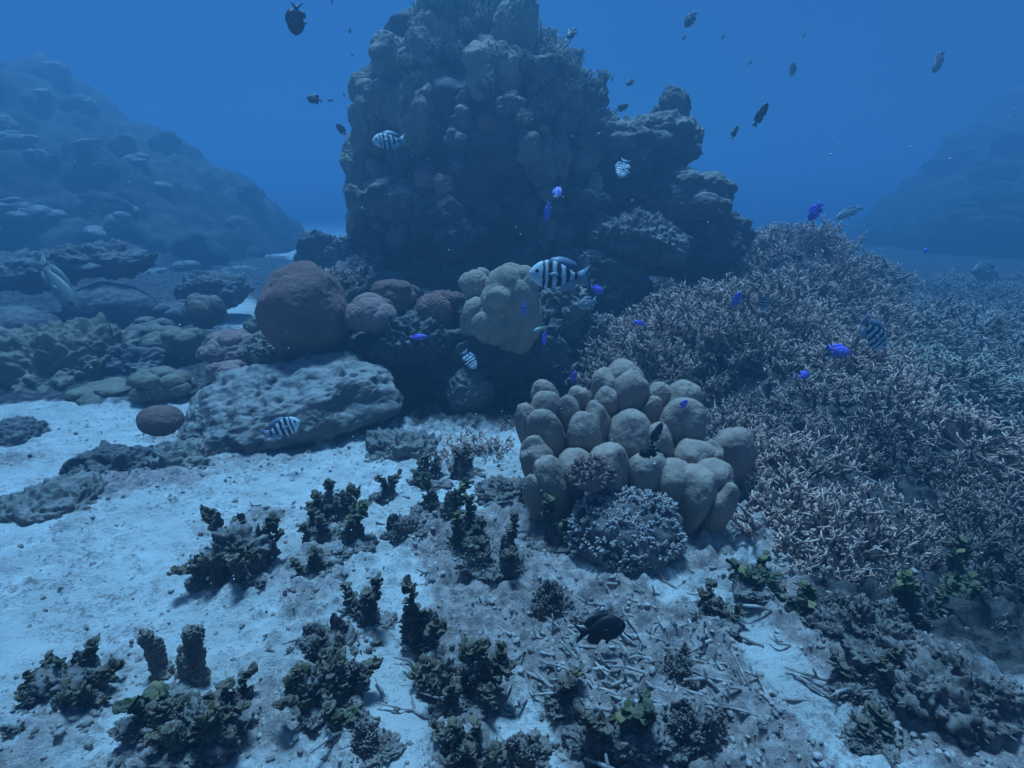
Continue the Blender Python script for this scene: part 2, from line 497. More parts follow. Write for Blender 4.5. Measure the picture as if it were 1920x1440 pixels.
NX, NY = 620, 760
uu = np.linspace(-1, 1, NX); vv = np.linspace(0, 1, NY)
gx = 1.5 * np.sinh(4.0 * uu) / math.sinh(4.0) * 30
gx = np.sign(uu) * (np.abs(uu) * 2.6 + 45 * np.abs(uu) ** 7)
gy = 0.35 + vv * 3.4 + 46 * vv ** 6
X, Y = np.meshgrid(gx, gy)
x, y = X.ravel(), Y.ravel()
z = height(x, y)
turf, reef = masks(x, y)
mb = MB()
idx = np.arange(NX * NY).reshape(NY, NX)
q = np.stack([idx[:-1, :-1], idx[:-1, 1:], idx[1:, 1:], idx[1:, :-1]], -1).reshape(-1, 4)
mb.add(np.stack([x, y, z], 1), q, a=turf)


def seabed_material():
    m = bpy.data.materials.new('sand_and_turf'); m.use_nodes = True
    t = m.node_tree; b = t.nodes['Principled BSDF']; L = t.links
    b.inputs['Roughness'].default_value = 1.0; b.inputs['Specular IOR Level'].default_value = 0.05
    co = t.nodes.new('ShaderNodeTexCoord')
    def noise(sc, det, rg=0.6):
        n = t.nodes.new('ShaderNodeTexNoise'); n.inputs['Scale'].default_value = sc; n.inputs['Detail'].default_value = det
        n.inputs['Roughness'].default_value = rg; L.new(co.outputs['Object'], n.inputs['Vector']); return n.outputs['Fac']
    def mr(s, lo, hi, a=0., bb=1.):
        r = t.nodes.new('ShaderNodeMapRange'); r.inputs['From Min'].default_value = lo; r.inputs['From Max'].default_value = hi
        r.inputs['To Min'].default_value = a; r.inputs['To Max'].default_value = bb
        L.new(s, r.inputs['Value']); return r.outputs['Result']
    def mix(f, a, bb):
        x = t.nodes.new('ShaderNodeMix'); x.data_type = 'RGBA'; L.new(f, x.inputs['Factor'])
        for s, val in (('A', a), ('B', bb)):
            if isinstance(val, tuple): x.inputs[s].default_value = (*val, 1)
            else: L.new(val, x.inputs[s])
        return x.outputs['Result']
    def math_(op, a, c):
        k = t.nodes.new('ShaderNodeMath'); k.operation = op
        for i, s in enumerate((a, c)):
            if isinstance(s, (int, float)): k.inputs[i].default_value = s
            else: L.new(s, k.inputs[i])
        return k.outputs[0]
    a1 = t.nodes.new('ShaderNodeAttribute'); a1.attribute_name = 'tint'
    a2 = t.nodes.new('ShaderNodeAttribute'); a2.attribute_name = 'reef'
    sand = mix(mr(noise(7, 6), .35, .65), (0.62, 0.60, 0.56), (0.80, 0.78, 0.74))
    sand = mix(math_('MULTIPLY', mr(noise(2.3, 5, .65), .46, .68), 0.5), sand, (0.44, 0.39, 0.355))
    speck = mr(math_('ADD', noise(60, 4, .75), math_('MULTIPLY', noise(5, 3), .5)), .80, .90)
    sand = mix(math_('MULTIPLY', speck, 0.75), sand, (0.27, 0.215, 0.195))
    tcol = mix(mr(noise(26, 6, .7), .38, .62), (0.24, 0.18, 0.165), (0.60, 0.49, 0.455))
    fine = noise(55, 5, .7)
    tm = mr(math_('ADD', a1.outputs['Fac'], math_('MULTIPLY', math_('SUBTRACT', fine, 0.5), 1.3)), .28, .72)
    col = mix(math_('MULTIPLY', tm, 0.9), sand, tcol)
    rcol = mix(mr(noise(18, 6, .7), .4, .66), (0.035, 0.035, 0.038), (0.19, 0.17, 0.16))  # dark bed colour, painting the shadow gaps between the staghorn colonies
    rm = mr(math_('ADD', a2.outputs['Fac'], math_('MULTIPLY', math_('SUBTRACT', noise(20, 5), 0.5), .8)), .3, .6)
    col = mix(rm, col, rcol)
    L.new(col, b.inputs['Base Color'])
    h = math_('ADD', noise(60, 8, .75), math_('MULTIPLY', noise(170, 4, .7), .5))
    bp = t.nodes.new('ShaderNodeBump'); bp.inputs['Strength'].default_value = 1.0; bp.inputs['Distance'].default_value = 0.016
    L.new(h, bp.inputs['Height']); L.new(bp.outputs['Normal'], b.inputs['Normal'])
    return m


seabed = mb.build('seabed', seabed_material())
at = seabed.data.attributes.new('reef', 'FLOAT', 'POINT'); at.data.foreach_set('value', reef.astype(np.float32))
tag(seabed, 'pale sand seabed with grey turf and coral rubble', 'seabed', kind='structure')


def gz(x, y): return float(height(x, y)[0])


# ------------------------------------------------------------------ rocks and boulder corals
def rock_arrays(size, seed, sub=5, rough=0.25, scale=1.6, fine=0.05, lumps=0.0, lscale=3.0, squash=0.0, pits=0.0):
    v, f = ico(sub)
    size = np.asarray(size, float); ms = float(np.prod(size)) ** (1 / 3)
    q = v * size; nn = v / size; nn = nn / np.linalg.norm(nn, axis=1)[:, None]
    qn = q / ms
    big = fbm(v + seed * 3.1, scale, 2, seed)
    q = q * (1 + 0.8 * rough * big)[:, None]
    d = 0.35 * rough * fbm(qn + seed * 1.1, scale * 2, 3, seed + 4) + fine * 1.3 * fbm(qn + seed, scale * 5, 4, seed + 9, 0.6)
    if lumps: d = d + 0.6 * lumps * (0.5 - worley(qn + seed * 1.7, lscale, seed + 3)) + 0.25 * lumps * (0.5 - worley(qn + seed, lscale * 2.3, seed + 6))
    if pits: d = d - pits * np.clip(0.36 - worley(qn + seed * 2.7, 5.0, seed + 5), 0, 1) * (fbm(qn, 1.3, 2, seed + 8) > -0.1)
    return q + nn * (d * ms * 0.85)[:, None], f


def rotz(v, a):
    c, s = math.cos(a), math.sin(a)
    return np.stack([v[:, 0] * c - v[:, 1] * s, v[:, 0] * s + v[:, 1] * c, v[:, 2]], 1)


def rock(name, label, cat, loc, size, material, seed, rz=0.0, tilt=None, group=None, parent=None, bv=False, **k):
    v, f = rock_arrays(size, seed, **k)
    if tilt is not None:
        Rm = np.array(Matrix.Rotation(tilt[0], 3, 'X') @ Matrix.Rotation(tilt[1], 3, 'Y')); v = v @ Rm.T
    v = rotz(v, rz)
    m = MB(); m.add(v, tris=f)
    o = m.build(name, material, parent); o.location = tuple(loc)
    if label: tag(o, label, cat, group)
    if bv:
        m2 = MB(); m2.add(v + np.asarray(loc), tris=f); return o, m2.bvh()
    return o


def lobe_shape(mb, c, rad, up=(0, 0, 1), seed=0, sub=4, stretch=1.0, bump=0.05):
    """a rounded lobe: egg shaped, wider at the top, gently uneven"""
    v, f = ico(sub)
    s = v * (1 + bump * fbm(v + seed * 1.3, 1.35, 1, seed))[:, None]
    s = s * (1 + .035 * fbm(v + seed * .7, 4.5, 2, seed + 2))[:, None]
    s = s.copy(); s[:, 2] = np.where(s[:, 2] < 0, s[:, 2] * 2.3, s[:, 2]); r = 1 + 0.05 * np.minimum(s[:, 2], 0)
    s[:, 0] *= r; s[:, 1] *= r
    s[:, 2] *= stretch
    x, y, n = frame_to(up)
    w_ = s[:, :1] * x * rad[0] + s[:, 1:2] * y * rad[1] + s[:, 2:] * n * rad[2]
    mb.add(w_ + np.asarray(c), tris=f)


def knob_head(n, seed, sub=5, amp=0.34, width=0.42, fine=0.04):
    """boulder coral with K knobs and creases between them"""
    v, f = ico(sub); rg = np.random.default_rng(seed)
    dirs = []
    while len(dirs) < n:
        d = rg.normal(size=3); d /= np.linalg.norm(d)
        if d[2] > -0.35 and all(np.dot(d, e) < math.cos(width * 1.15) for e in dirs): dirs.append(d)
        elif rg.random() < 0.02: dirs.append(d)
    dirs = np.array(dirs)
    vj = v + 0.10 * np.stack([fbm(v, 2.2, 2, seed + k) for k in (1, 2, 3)], 1)
    vj /= np.linalg.norm(vj, axis=1)[:, None]
    ang = np.arccos(np.clip(vj @ dirs.T, -1, 1))
    h = np.sqrt(np.clip(1 - (ang / (width * 1.25)) ** 2, 0, 1)).max(1)
    d = 0.82 + amp * h * 0.75 + 0.10 * fbm(v, 1.2, 3, seed + 7) + fine * fbm(v, 8, 3, seed + 4)
    return v * d[:, None], f


# ---- staghorn colonies (variants share meshes)
def staghorn(seed, rad=0.19, n=26, spread=84, thick=0.0056, up=0.0, sec=5, ter=2, sides=5):
    rg = random.Random(seed); m = MB()
    def branch(p, d, L, r, a0, a1, k):
        pts = [np.array(p)]; dd = np.array(d, float)
        for i in range(k):
            dd = dd + np.array([rg.gauss(0, .13), rg.gauss(0, .13), rg.gauss(0.05 + up, .1)]); dd /= np.linalg.norm(dd)
            pts.append(pts[-1] + dd * L / k)
        rr = [r * (1 - 0.58 * (i / k) ** 1.5) for i in range(k + 1)]
        tube(m, pts, rr, sides, a0=a0, a1=a1, rng=rg)
        return pts
    def side_dir(d):
        x, y, n_ = frame_to(d); a = rg.random() * 6.28
        t = R(rg.uniform(38, 68))
        q_ = math.sin(t) * (math.cos(a) * x + math.sin(a) * y) + math.cos(t) * n_
        q_ = q_ + np.array([0, 0, 0.28]); return q_ / np.linalg.norm(q_)
    def nub(pts, r, a0, a1):
        t = rg.uniform(.25, .98) * (len(pts) - 1); k = min(int(t), len(pts) - 2)
        b = pts[k] * (1 - (t - k)) + pts[k + 1] * (t - k); d1 = side_dir(pts[k + 1] - pts[k]); L1 = rad * rg.uniform(.035, .085)
        tube(m, [b, b + d1 * L1], [r * .6, r * .42], 4, a0=a0, a1=a1, rng=rg)
    for i in range(n):
        th = R(spread) * math.sqrt((i + 0.5) / n) + rg.gauss(0, .08); ph = i * 2.39996 + rg.gauss(0, .25)
        d = np.array([math.sin(th) * math.cos(ph), math.sin(th) * math.sin(ph), math.cos(th)])
        b0 = np.array([d[0], d[1], 0]) * rad * 0.22
        L = rad * rg.uniform(0.78, 1.12) * (1 - 0.12 * math.cos(th))
        pts = branch(b0, d, L, thick * 1.25, 0.0, 0.8, 5)
        for _ in range(9): nub(pts, thick * 1.1, .15, .75)
        for j in range(sec):
            t = rg.uniform(0.35, 0.97) * 5; k = min(int(t), 4); fr = t - k
            pp = pts[k] * (1 - fr) + pts[k + 1] * fr
            d1 = side_dir(pts[k + 1] - pts[k]); L1 = rad * rg.uniform(.2, .38)
            p2 = branch(pp, d1, L1, thick, 0.05, 1.0, 3)
            for _ in range(4): nub(p2, thick * .8, .35, .9)
            for _ in range(rg.choice((0, 1, ter, ter))):
                kk = rg.randint(1, 2); f2 = rg.random()
                q2 = p2[kk] * (1 - f2) + p2[kk + 1] * f2
                branch(q2, side_dir(p2[kk + 1] - p2[kk]), rad * rg.uniform(.09, .16), thick * .82, 0.5, 1.0, 2)
    return m


# ---- leafy algae
_lt = []
for i in range(5):
    for j in range(14):
        _lt.append((i / 4, 2 * math.pi * j / 14))
_lt = np.array(_lt)
_lq = []
for i in range(4):
    for j in range(14):
        a, b_, c_, d_ = i * 14 + j, i * 14 + (j + 1) % 14, (i + 1) * 14 + (j + 1) % 14, (i + 1) * 14 + j
        _lq += [(a, d_, c_, b_), (70 + a, 70 + b_, 70 + c_, 70 + d_)]
for j in range(14):
    _lq.append((56 + j, 126 + j, 126 + (j + 1) % 14, 56 + (j + 1) % 14))


def leaf(mb, base, d, side, L, W, seed, thick=0.003, cup=0.25, scal=0.10, tint=0.3):
    """a rounded fan leaf with a softly scalloped rim, thicker in the middle"""
    rg = np.random.default_rng(int(seed * 1e6)); ph = rg.random() * 6.28
    d = np.asarray(d, float) / np.linalg.norm(d); side = np.asarray(side, float)
    side = side - d * np.dot(side, d); side /= np.linalg.norm(side); n = np.cross(d, side)
    r, th = _lt[:, 0], _lt[:, 1]
    e = 1 + scal * np.sin(4 * th + ph) * r + scal * .6 * np.sin(7 * th + 2 * ph) * r
    y = L * (0.5 + 0.5 * r * e * np.sin(th)); x = W * 0.5 * r * e * np.cos(th) * (0.3 + 0.7 * np.sqrt(np.clip(y / L, 0, 1)))
    zz = cup * (y * y / L * 0.7 - 1.4 * x * x / W) + 0.05 * L * np.sin(5 * x / W * 3 + ph) + rg.normal(size=len(r)) * L * .012
    c = np.asarray(base) + x[:, None] * side + y[:, None] * d + zz[:, None] * n
    t_ = thick * (1 - .6 * r ** 3)
    mb.add(np.concatenate([c + n * t_[:, None] * .5, c - n * t_[:, None] * .5]), _lq, a=tint)


def algae(kind, H, W, seed):
    """H high, W wide clump standing on z=0: leaves and a silty base"""
    rg = random.Random(seed); m = MB(); bs = MB()
    def fuzz(c, size, n, sd):
        v, f = rock_arrays(size, sd, sub=4, rough=.7, scale=1.9, fine=.3, lumps=.6, lscale=3.4)
        bs.add(v + c, tris=f, a=0.3)
        for i in range(n):
            k = rg.randrange(len(v)); d = v[k] / np.asarray(size)
            if d[2] < -.1: continue
            d = d / np.linalg.norm(d) + np.array([rg.gauss(0, .5), rg.gauss(0, .5), rg.random() * .6]); d /= np.linalg.norm(d)
            L_ = rg.uniform(.003, .009)
            tube(bs, [v[k] + c - d * .003, v[k] + c + d * L_ * .6, v[k] + c + d * L_], [.0026, .0024, .0016], 4, a0=.2, a1=.8, rng=rg)
    for k in range(7):       # low silty mats creeping out from the foot
        a = rg.random() * 6.28; r = W * rg.uniform(.3, .62)
        fuzz(np.array([math.cos(a) * r, math.sin(a) * r * .8, 0]), (rg.uniform(.018, .05), rg.uniform(.015, .035), rg.uniform(.008, .018)), 26, seed * 3 + k)
    if kind == 'fan':
        fuzz(np.array([0, 0, H * .1]), (W * .36, W * .26, H * .42), 60, seed)
        ns = max(7, int(16 * W / H))
        for i in range(ns):
            ph = rg.random() * 6.28; q_ = math.sqrt(rg.random()); r = W * 0.40 * q_
            p = np.array([r * math.cos(ph), r * math.sin(ph) * 0.65, -0.01]); h = H * rg.uniform(.45, 1.05) * (1 - .35 * q_ * q_)
            dd = np.array([math.cos(ph) * q_ * .8 + rg.gauss(0, .2), math.sin(ph) * q_ * .6 + rg.gauss(0, .15), 1.0]); dd /= np.linalg.norm(dd); pts = [p]
            for k in range(4):
                dd = dd + np.array([rg.gauss(0, .18), rg.gauss(0, .18), 0]); dd /= np.linalg.norm(dd); pts.append(pts[-1] + dd * h / 4)
            wd = rg.uniform(.010, .017)
            fuzz((pts[1] + pts[2]) / 2, (wd, wd * .8, h * .42), 24, seed + i)
            a0 = rg.random() * 3.14
            for k in range(int(h / .0046)):
                t = (0.3 + 0.7 * rg.random() ** .6) * 3.99; q0 = int(t)
                b = pts[q0] * (1 - (t - q0)) + pts[q0 + 1] * (t - q0)
                a = a0 + rg.gauss(0, .8) + (3.14 if rg.random() < .5 else 0)
                dr = np.array([math.cos(a) * .8, math.sin(a) * .8, rg.uniform(.2, 1.3)]); z_ = rg.uniform(.012, .025) * (.8 + H * 1.5)
                leaf(m, b, dr, np.array([-math.sin(a), math.cos(a), rg.gauss(0, .7)]), z_, z_ * rg.uniform(.75, 1.15), rg.random(), 0.0055, rg.uniform(-.5, .5), .08, rg.uniform(.1, .75))
    elif kind in ('leafy', 'green'):
        ns = max(3, int(5.5 * W / H)); lf = 0.019 if kind == 'leafy' else 0.022
        for i in range(ns):
            ph = rg.random() * 6.28; r = W * 0.36 * math.sqrt(rg.random())
            p = np.array([r * math.cos(ph), r * math.sin(ph) * 0.7, -0.01]); h = H * rg.uniform(.5, 1)
            dd = np.array([math.cos(ph) * r / W + rg.gauss(0, .2), math.sin(ph) * r / W, 1.0]); pts = [p]
            for k in range(4):
                dd = dd + np.array([rg.gauss(0, .2), rg.gauss(0, .2), 0]); pts.append(pts[-1] + dd / np.linalg.norm(dd) * h / 4)
            tube(m, pts, [.006, .006, .005, .005, .004], 5, a0=0, a1=.2, rng=rg)
            fuzz(pts[1] - np.array([0, 0, h * .06]), (.016 + W * .06, .016 + W * .05, h * .36), 70, seed + i)
            nl = int(h / 0.0042)
            for k in range(nl):
                t = (0.22 + 0.78 * rg.random() ** 0.75) * 3.99; q0 = int(t)
                b = pts[q0] * (1 - (t - q0)) + pts[q0 + 1] * (t - q0)
                a = rg.random() * 6.28; dr = np.array([math.cos(a), math.sin(a), rg.uniform(-.2, 1.1)])
                s = lf * rg.uniform(.6, 1.3)
                top = t > 3.2 and rg.random() < (.2 if kind == 'green' else .06)
                leaf(m, b, dr, np.array([-math.sin(a), math.cos(a), rg.gauss(0, .5)]), s, s * rg.uniform(.9, 1.25), rg.random(), 0.0035, rg.uniform(-.4, .5), .05, 1.0 if top else rg.uniform(.2, .6))
    else:  # a lumpy mat with short filaments
        fuzz(np.array([0, 0, 0.]), (W * .45, W * .36, H * .4), 260, seed)
        for k in range(7):
            a = rg.random() * 6.28
            fuzz(np.array([math.cos(a) * W * .32, math.sin(a) * W * .24, H * .06]), (W * rg.uniform(.12, .22), W * rg.uniform(.1, .18), H * rg.uniform(.25, .55)), 60, seed + k + 1)
    return m, bs


# ------------------------------------------------------------------ the big bommie
def profile_body(left, right, d0, depth, seed, nt_=200, nz=190, amp=0.10, zbase=-0.2, back=1.0):
    """a standing rock whose outline runs through the given pixel columns at distance d0: rows of (py, xleft, xright)"""
    rows = sorted([(P(0, py, d0)[2], P(xl, py, d0)[0], P(xr, py, d0)[0]) for (py, xl), (_, xr) in zip(left, right)])
    zs = np.array([r[0] for r in rows]); xl = np.array([r[1] for r in rows]); xr = np.array([r[2] for r in rows])
    zz = np.linspace(zbase, zs[-1], nz); L_ = np.interp(zz, zs, xl); R_ = np.interp(zz, zs, xr)
    th = np.linspace(0, 2 * math.pi, nt_, endpoint=False)
    cx, hw = (L_ + R_) / 2, (R_ - L_) / 2
    V = np.stack([(cx[:, None] + hw[:, None] * np.cos(th)), d0 + np.broadcast_to(np.sin(th), (nz, nt_)) * (hw * depth)[:, None], np.broadcast_to(zz[:, None], (nz, nt_))], -1).reshape(-1, 3)
    nrm = np.stack([np.broadcast_to(np.cos(th), (nz, nt_)), np.broadcast_to(np.sin(th), (nz, nt_)), np.zeros((nz, nt_))], -1).reshape(-1, 3)
    dsp = amp * fbm(V, 2.2, 5, seed, 0.55) * 1.6 + 1.3 * amp * (np.sqrt(np.clip(.85 - worley(V, 4.2, seed + 1), 0, 1)) - .5) + 0.6 * amp * (np.sqrt(np.clip(.85 - worley(V, 10, seed + 2), 0, 1)) - .5)
    V = V + nrm * dsp[:, None]
    i = np.arange(nz * nt_).reshape(nz, nt_); j = np.roll(i, -1, 1)
    Q = np.stack([i[:-1], j[:-1], j[1:], i[1:]], -1).reshape(-1, 4)
    top = np.array([[cx[-1], d0, zz[-1] + 0.02]]); n0 = nz * nt_
    T = np.array([(n0 - nt_ + k, n0 - nt_ + (k + 1) % nt_, n0) for k in range(nt_)])
    m = MB(); m.add(np.concatenate([V, top]), Q, T); return m


BOM_L = [(-40, 830), (0, 785), (60, 712), (110, 708), (150, 694), (200, 672), (300, 668), (400, 672), (440, 690), (480, 735), (560, 760), (700, 760)]
BOM_L = [(a, b + (10 if a > 130 else 20 if a > 60 else 34)) for a, b in BOM_L]
BOM_R = [(-40, 935), (0, 968), (60, 1005), (110, 1055), (150, 1095), (200, 1125), (300, 1140), (400, 1150), (440, 1170), (480, 1180), (560, 1200), (700, 1200)]
BD = 4.42
BOM_R = [(a, b - 8) for a, b in BOM_R]
bm_ = profile_body(BOM_L, BOM_R, BD, 0.8, 11, amp=0.13)
base = P(930, 650, BD); base[2] = 0
bommie = empty('coral_bommie', (0, 0, 0), 'tall coral tower rising out of view in the middle of the reef', 'coral bommie')
bom_rock = bm_.build('rock', M['darkrock'], bommie)
BOM = bm_.bvh()


def hit(bv, px, py):
    r = bv.ray_cast(Vector((0, 0, CAMZ)), ray(px, py))
    return (np.array(r[0]), np.array(r[1])) if r[0] is not None else (None, None)


rg = random.Random(5)
HEADS = [  # px, py, radius px, material, knobs
    (915, 115, 36, 'tan', 3), (945, 150, 34, 'tan', 3), (900, 160, 26, 'tan', 2), (972, 62, 40, 'knob', 1), (945, 70, 22, 'knob', 2),
    (735, 115, 32, 'knob', 2), (745, 190, 26, 'knob', 3), (792, 100, 30, 'knob', 3), (828, 70, 26, 'knob', 3), (800, 150, 24, 'knob', 3),
    (775, 165, 24, 'knob', 2), (790, 240, 32, 'knob', 3), (760, 215, 24, 'knob', 4), (700, 235, 22, 'knob', 3), (918, 240, 25, 'dome', 1),
    (870, 235, 18, 'rock', 3), (860, 262, 22, 'rock', 6), (1010, 305, 30, 'knob', 6), (1030, 300, 26, 'knob', 6), (1105, 285, 22, 'knob', 6), (1085, 312, 24, 'knob', 7),
    (1050, 318, 16, 'knob', 2), (1120, 305, 22, 'knob', 5), (800, 340, 22, 'pink', 1), (835, 352, 20, 'pink', 2), (750, 385, 38, 'rock', 7), (775, 372, 26, 'rock', 8),
    (715, 370, 16, 'rock', 4), (690, 330, 18, 'rock', 4), (860, 320, 18, 'rock', 4), (905, 400, 26, 'darkrock', 4), (980, 420, 34, 'darkrock', 5), (860, 450, 34, 'darkrock', 5),
    (1100, 380, 30, 'darkrock', 5), (1120, 440, 34, 'rock', 6), (1010, 470, 30, 'rock', 5), (1065, 225, 28, 'rock', 7), (1045, 180, 26, 'rock', 7), (985, 230, 18, 'rock', 4),
    (870, 190, 20, 'darkrock', 3), (955, 200, 20, 'darkrock', 4), (1010, 130, 24, 'rock', 5), (1040, 250, 20, 'rock', 5), (760, 300, 22, 'darkrock', 5), (840, 400, 22, 'darkrock', 4),
]
for k in range(9):      # stacked lobes down the flank
    HEADS.append((680 + rg.uniform(-12, 8), 165 + k * 31, rg.uniform(15, 25), 'knob', rg.choice((1, 1, 2))))
    HEADS.append((703 + rg.uniform(-6, 12), 195 + k * 28, rg.uniform(13, 20), rg.choice(('knob', 'rock')), rg.choice((1, 2, 3))))
for k in range(50):
    HEADS.append((rg.uniform(690, 1130), rg.uniform(120, 470), rg.uniform(12, 24), rg.choice(('rock', 'rock', 'knob', 'darkrock')), rg.choice((2, 3, 4, 6))))
HEADS = HEADS[:100]
for i, (px, py, rp, mt, nk) in enumerate(HEADS):
    p, n = hit(BOM, px, py)
    if p is None: p = P(px, py, BD - 0.1); n = np.array([(px - 900) / 300, -1, 0.3])
    r = rp * depth_of(p) / FPX
    v, f = knob_head(nk, i + 40, 4 if rp < 20 else 5, 0.5 if nk > 1 else 0.25, 0.62 if nk < 5 else 0.42, 0.07)
    v = v * (1 + .22 * fbm(v + i, 1.3, 2, i))[:, None]
    v = v * np.array([r * rg.uniform(.9, 1.2), r * .9, r * (rg.uniform(1.15, 1.75) if mt in ('knob', 'tan') else rg.uniform(.7, 1.1))]) * 1.12
    m = MB(); m.add(v, tris=f)
    o = m.build('boulder_coral' if mt in ('knob', 'tan', 'dome', 'pink') else 'rock_knob', M[mt], bommie); o.location = tuple(p + n * r * 0.2)
    o.rotation_euler = (rg.uniform(-.3, .15), rg.uniform(-.35, .35), rg.uniform(-.6, .6))

# upright finger tufts along the crown and on the right shoulder
TUFTS = [staghorn(900 + k, 0.20, 26, 48, 0.010, 0.25, 4, 1, 5).mesh('branch_tuft', M['stagfar']) for k in range(3)]
for i, (px, py, s) in enumerate([(722, 75, .45), (740, 70, .55), (765, 55, .6), (790, 40, .75), (815, 25, .95), (840, 22, 1.2), (865, 25, 1.2), (890, 28, 1.2), (915, 25, 1.1), (940, 20, 1), (850, 50, 1.1), (880, 60, 1.1),
                                 (905, 62, .9), (870, 85, .9), (830, 5, 1.1), (900, 0, 1.1), (1010, 95, .8), (1028, 105, .9), (1045, 120, .9), (1062, 130, .8), (1030, 140, 1), (1055, 160, .9), (1075, 170, .8), (1050, 200, .9), (1075, 215, .9), (1025, 220, .7),
                                 (1095, 190, .8), (705, 110, .6), (700, 140, .5), (740, 85, .5), (775, 75, .6), (1000, 40, .7), (980, 12, .8), (1040, 225, .6), (1062, 240, .55), (1085, 235, .6), (1020, 200, .6), (1005, 180, .55), (1070, 195, .6), (1100, 230, .55), (1050, 265, .5), (1110, 260, .5), (1030, 165, .6), (995, 150, .5), (880, 130, .5), (860, 110, .6)]):
    p, n = hit(BOM, px, py)
    if p is None: p = P(px, py + 20, BD)
    o = bpy.data.objects.new('branch_tuft', TUFTS[i % 3]); COL.objects.link(o); o.parent = bommie
    o.location = tuple(p + np.array([0, 0.05, -0.03])); s *= .85; o.scale = (s, s, s * 1.15); o.rotation_euler = (rg.uniform(-.2, .2), (px - 880) / 500, rg.uniform(0, 6))

# the ledge with its upright knob
p = P(1205, 265, 4.25)
rock('ledge', None, None, p, (0.39, 0.33, 0.16), M['rock'], 71, 0.0, (0.0, -0.10), parent=bommie, rough=.4, scale=1.5, fine=.12, lumps=.25, lscale=2.6)
rock('ledge', None, None, P(1235, 292, 4.25), (0.26, 0.29, 0.14), M['darkrock'], 72, 0.3, (0.0, -0.55), parent=bommie, rough=.4, fine=.1)
rock('ledge', None, None, P(1165, 320, 4.3), (0.27, 0.31, 0.24), M['darkrock'], 172, 0.3, (0.0, -0.3), parent=bommie, rough=.4, fine=.1, lumps=.3)
for (px, py, a, b_) in ((1262, 205, .115, .17), (1250, 225, .15, .12), (1268, 188, .075, .08), (1285, 270, .09, .09)):
    rock('rock_knob', None, None, P(px, py, 4.23), (a * .85, a * .85, b_ * .85), M['rock'], int(px), parent=bommie, rough=.3, fine=.1, lumps=.2)


rg = random.Random(57)
for k in range(38):      # fine branching growth over the upper and right face
    px, py = (rg.uniform(960, 1125), rg.uniform(110, 290)) if k < 24 else (rg.uniform(730, 990), rg.uniform(60, 210))
    p, n = hit(BOM, px, py)
    if p is None: continue
    o = bpy.data.objects.new('branch_tuft', TUFTS[k % 3]); COL.objects.link(o); o.parent = bommie
    q_ = Vector((n[0], n[1], n[2] + .7)).to_track_quat('Z', 'Y'); o.rotation_mode = 'QUATERNION'; o.rotation_quaternion = q_
    z_ = rg.uniform(.32, .55); o.location = tuple(p + n * .05); o.scale = (z_, z_, z_)
rg = random.Random(31)
for k in range(16):      # knobs and fine tufts growing along the ledge
    px, py = rg.uniform(1130, 1285), rg.uniform(225, 300)
    c = P(px, py + 6, 4.05 + rg.uniform(-.1, .15)); r = rg.uniform(.03, .06)
    if k % 2:
        v, f = knob_head(rg.choice((1, 2, 4)), k + 950, 4, .5, .6, .08); m = MB(); m.add(v * np.array([r, r, r * 1.1]), tris=f)
        o = m.build('rock_knob', M[rg.choice(('knob', 'rock'))], bommie)
    else:
        o = bpy.data.objects.new('branch_tuft', TUFTS[k % 3]); COL.objects.link(o); o.parent = bommie
        o.scale = (r * 5.5,) * 3; o.rotation_euler = (rg.uniform(-.2, .2), rg.uniform(-.2, .3), rg.uniform(0, 6))
    o.location = tuple(c)


# ------------------------------------------------------------------ reef slopes left and far right
def ridge(outline, d0, half, seed, amp, zb=-0.3, nu=240, nv=90):
    """a long mound: crest outline in pixels at distance d0, spread half metres towards and away from the camera"""
    xs = np.array([P(px, py, d0)[0] for px, py in outline]); hs = np.array([P(px, py, d0)[2] for px, py in outline])
    xg = np.linspace(xs[0], xs[-1], nu); hg = np.interp(xg, xs, hs)
    vv_ = np.linspace(0, math.pi, nv)
    V = np.stack([np.broadcast_to(xg[:, None], (nu, nv)), d0 - half * np.broadcast_to(np.cos(vv_), (nu, nv)), zb + (hg - zb)[:, None] * np.sin(vv_) ** 0.75], -1).reshape(-1, 3)
    nrm = np.stack([np.zeros((nu, nv)), -np.broadcast_to(np.cos(vv_), (nu, nv)), np.broadcast_to(np.sin(vv_), (nu, nv))], -1).reshape(-1, 3)
    dsp = amp * (1.5 * fbm(V, 1.0, 5, seed, .5) + 0.9 * np.sqrt(np.clip(0.8 - worley(V, 2.2, seed + 1), 0, 1)) + 0.45 * np.sqrt(np.clip(.8 - worley(V, 5.0, seed + 2), 0, 1)) - .6)
    V = V + nrm * dsp[:, None]
    i = np.arange(nu * nv).reshape(nu, nv)
    Q = np.stack([i[:-1, :-1], i[:-1, 1:], i[1:, 1:], i[1:, :-1]], -1).reshape(-1, 4)[:, ::-1]
    m = MB(); m.add(V, Q); return m


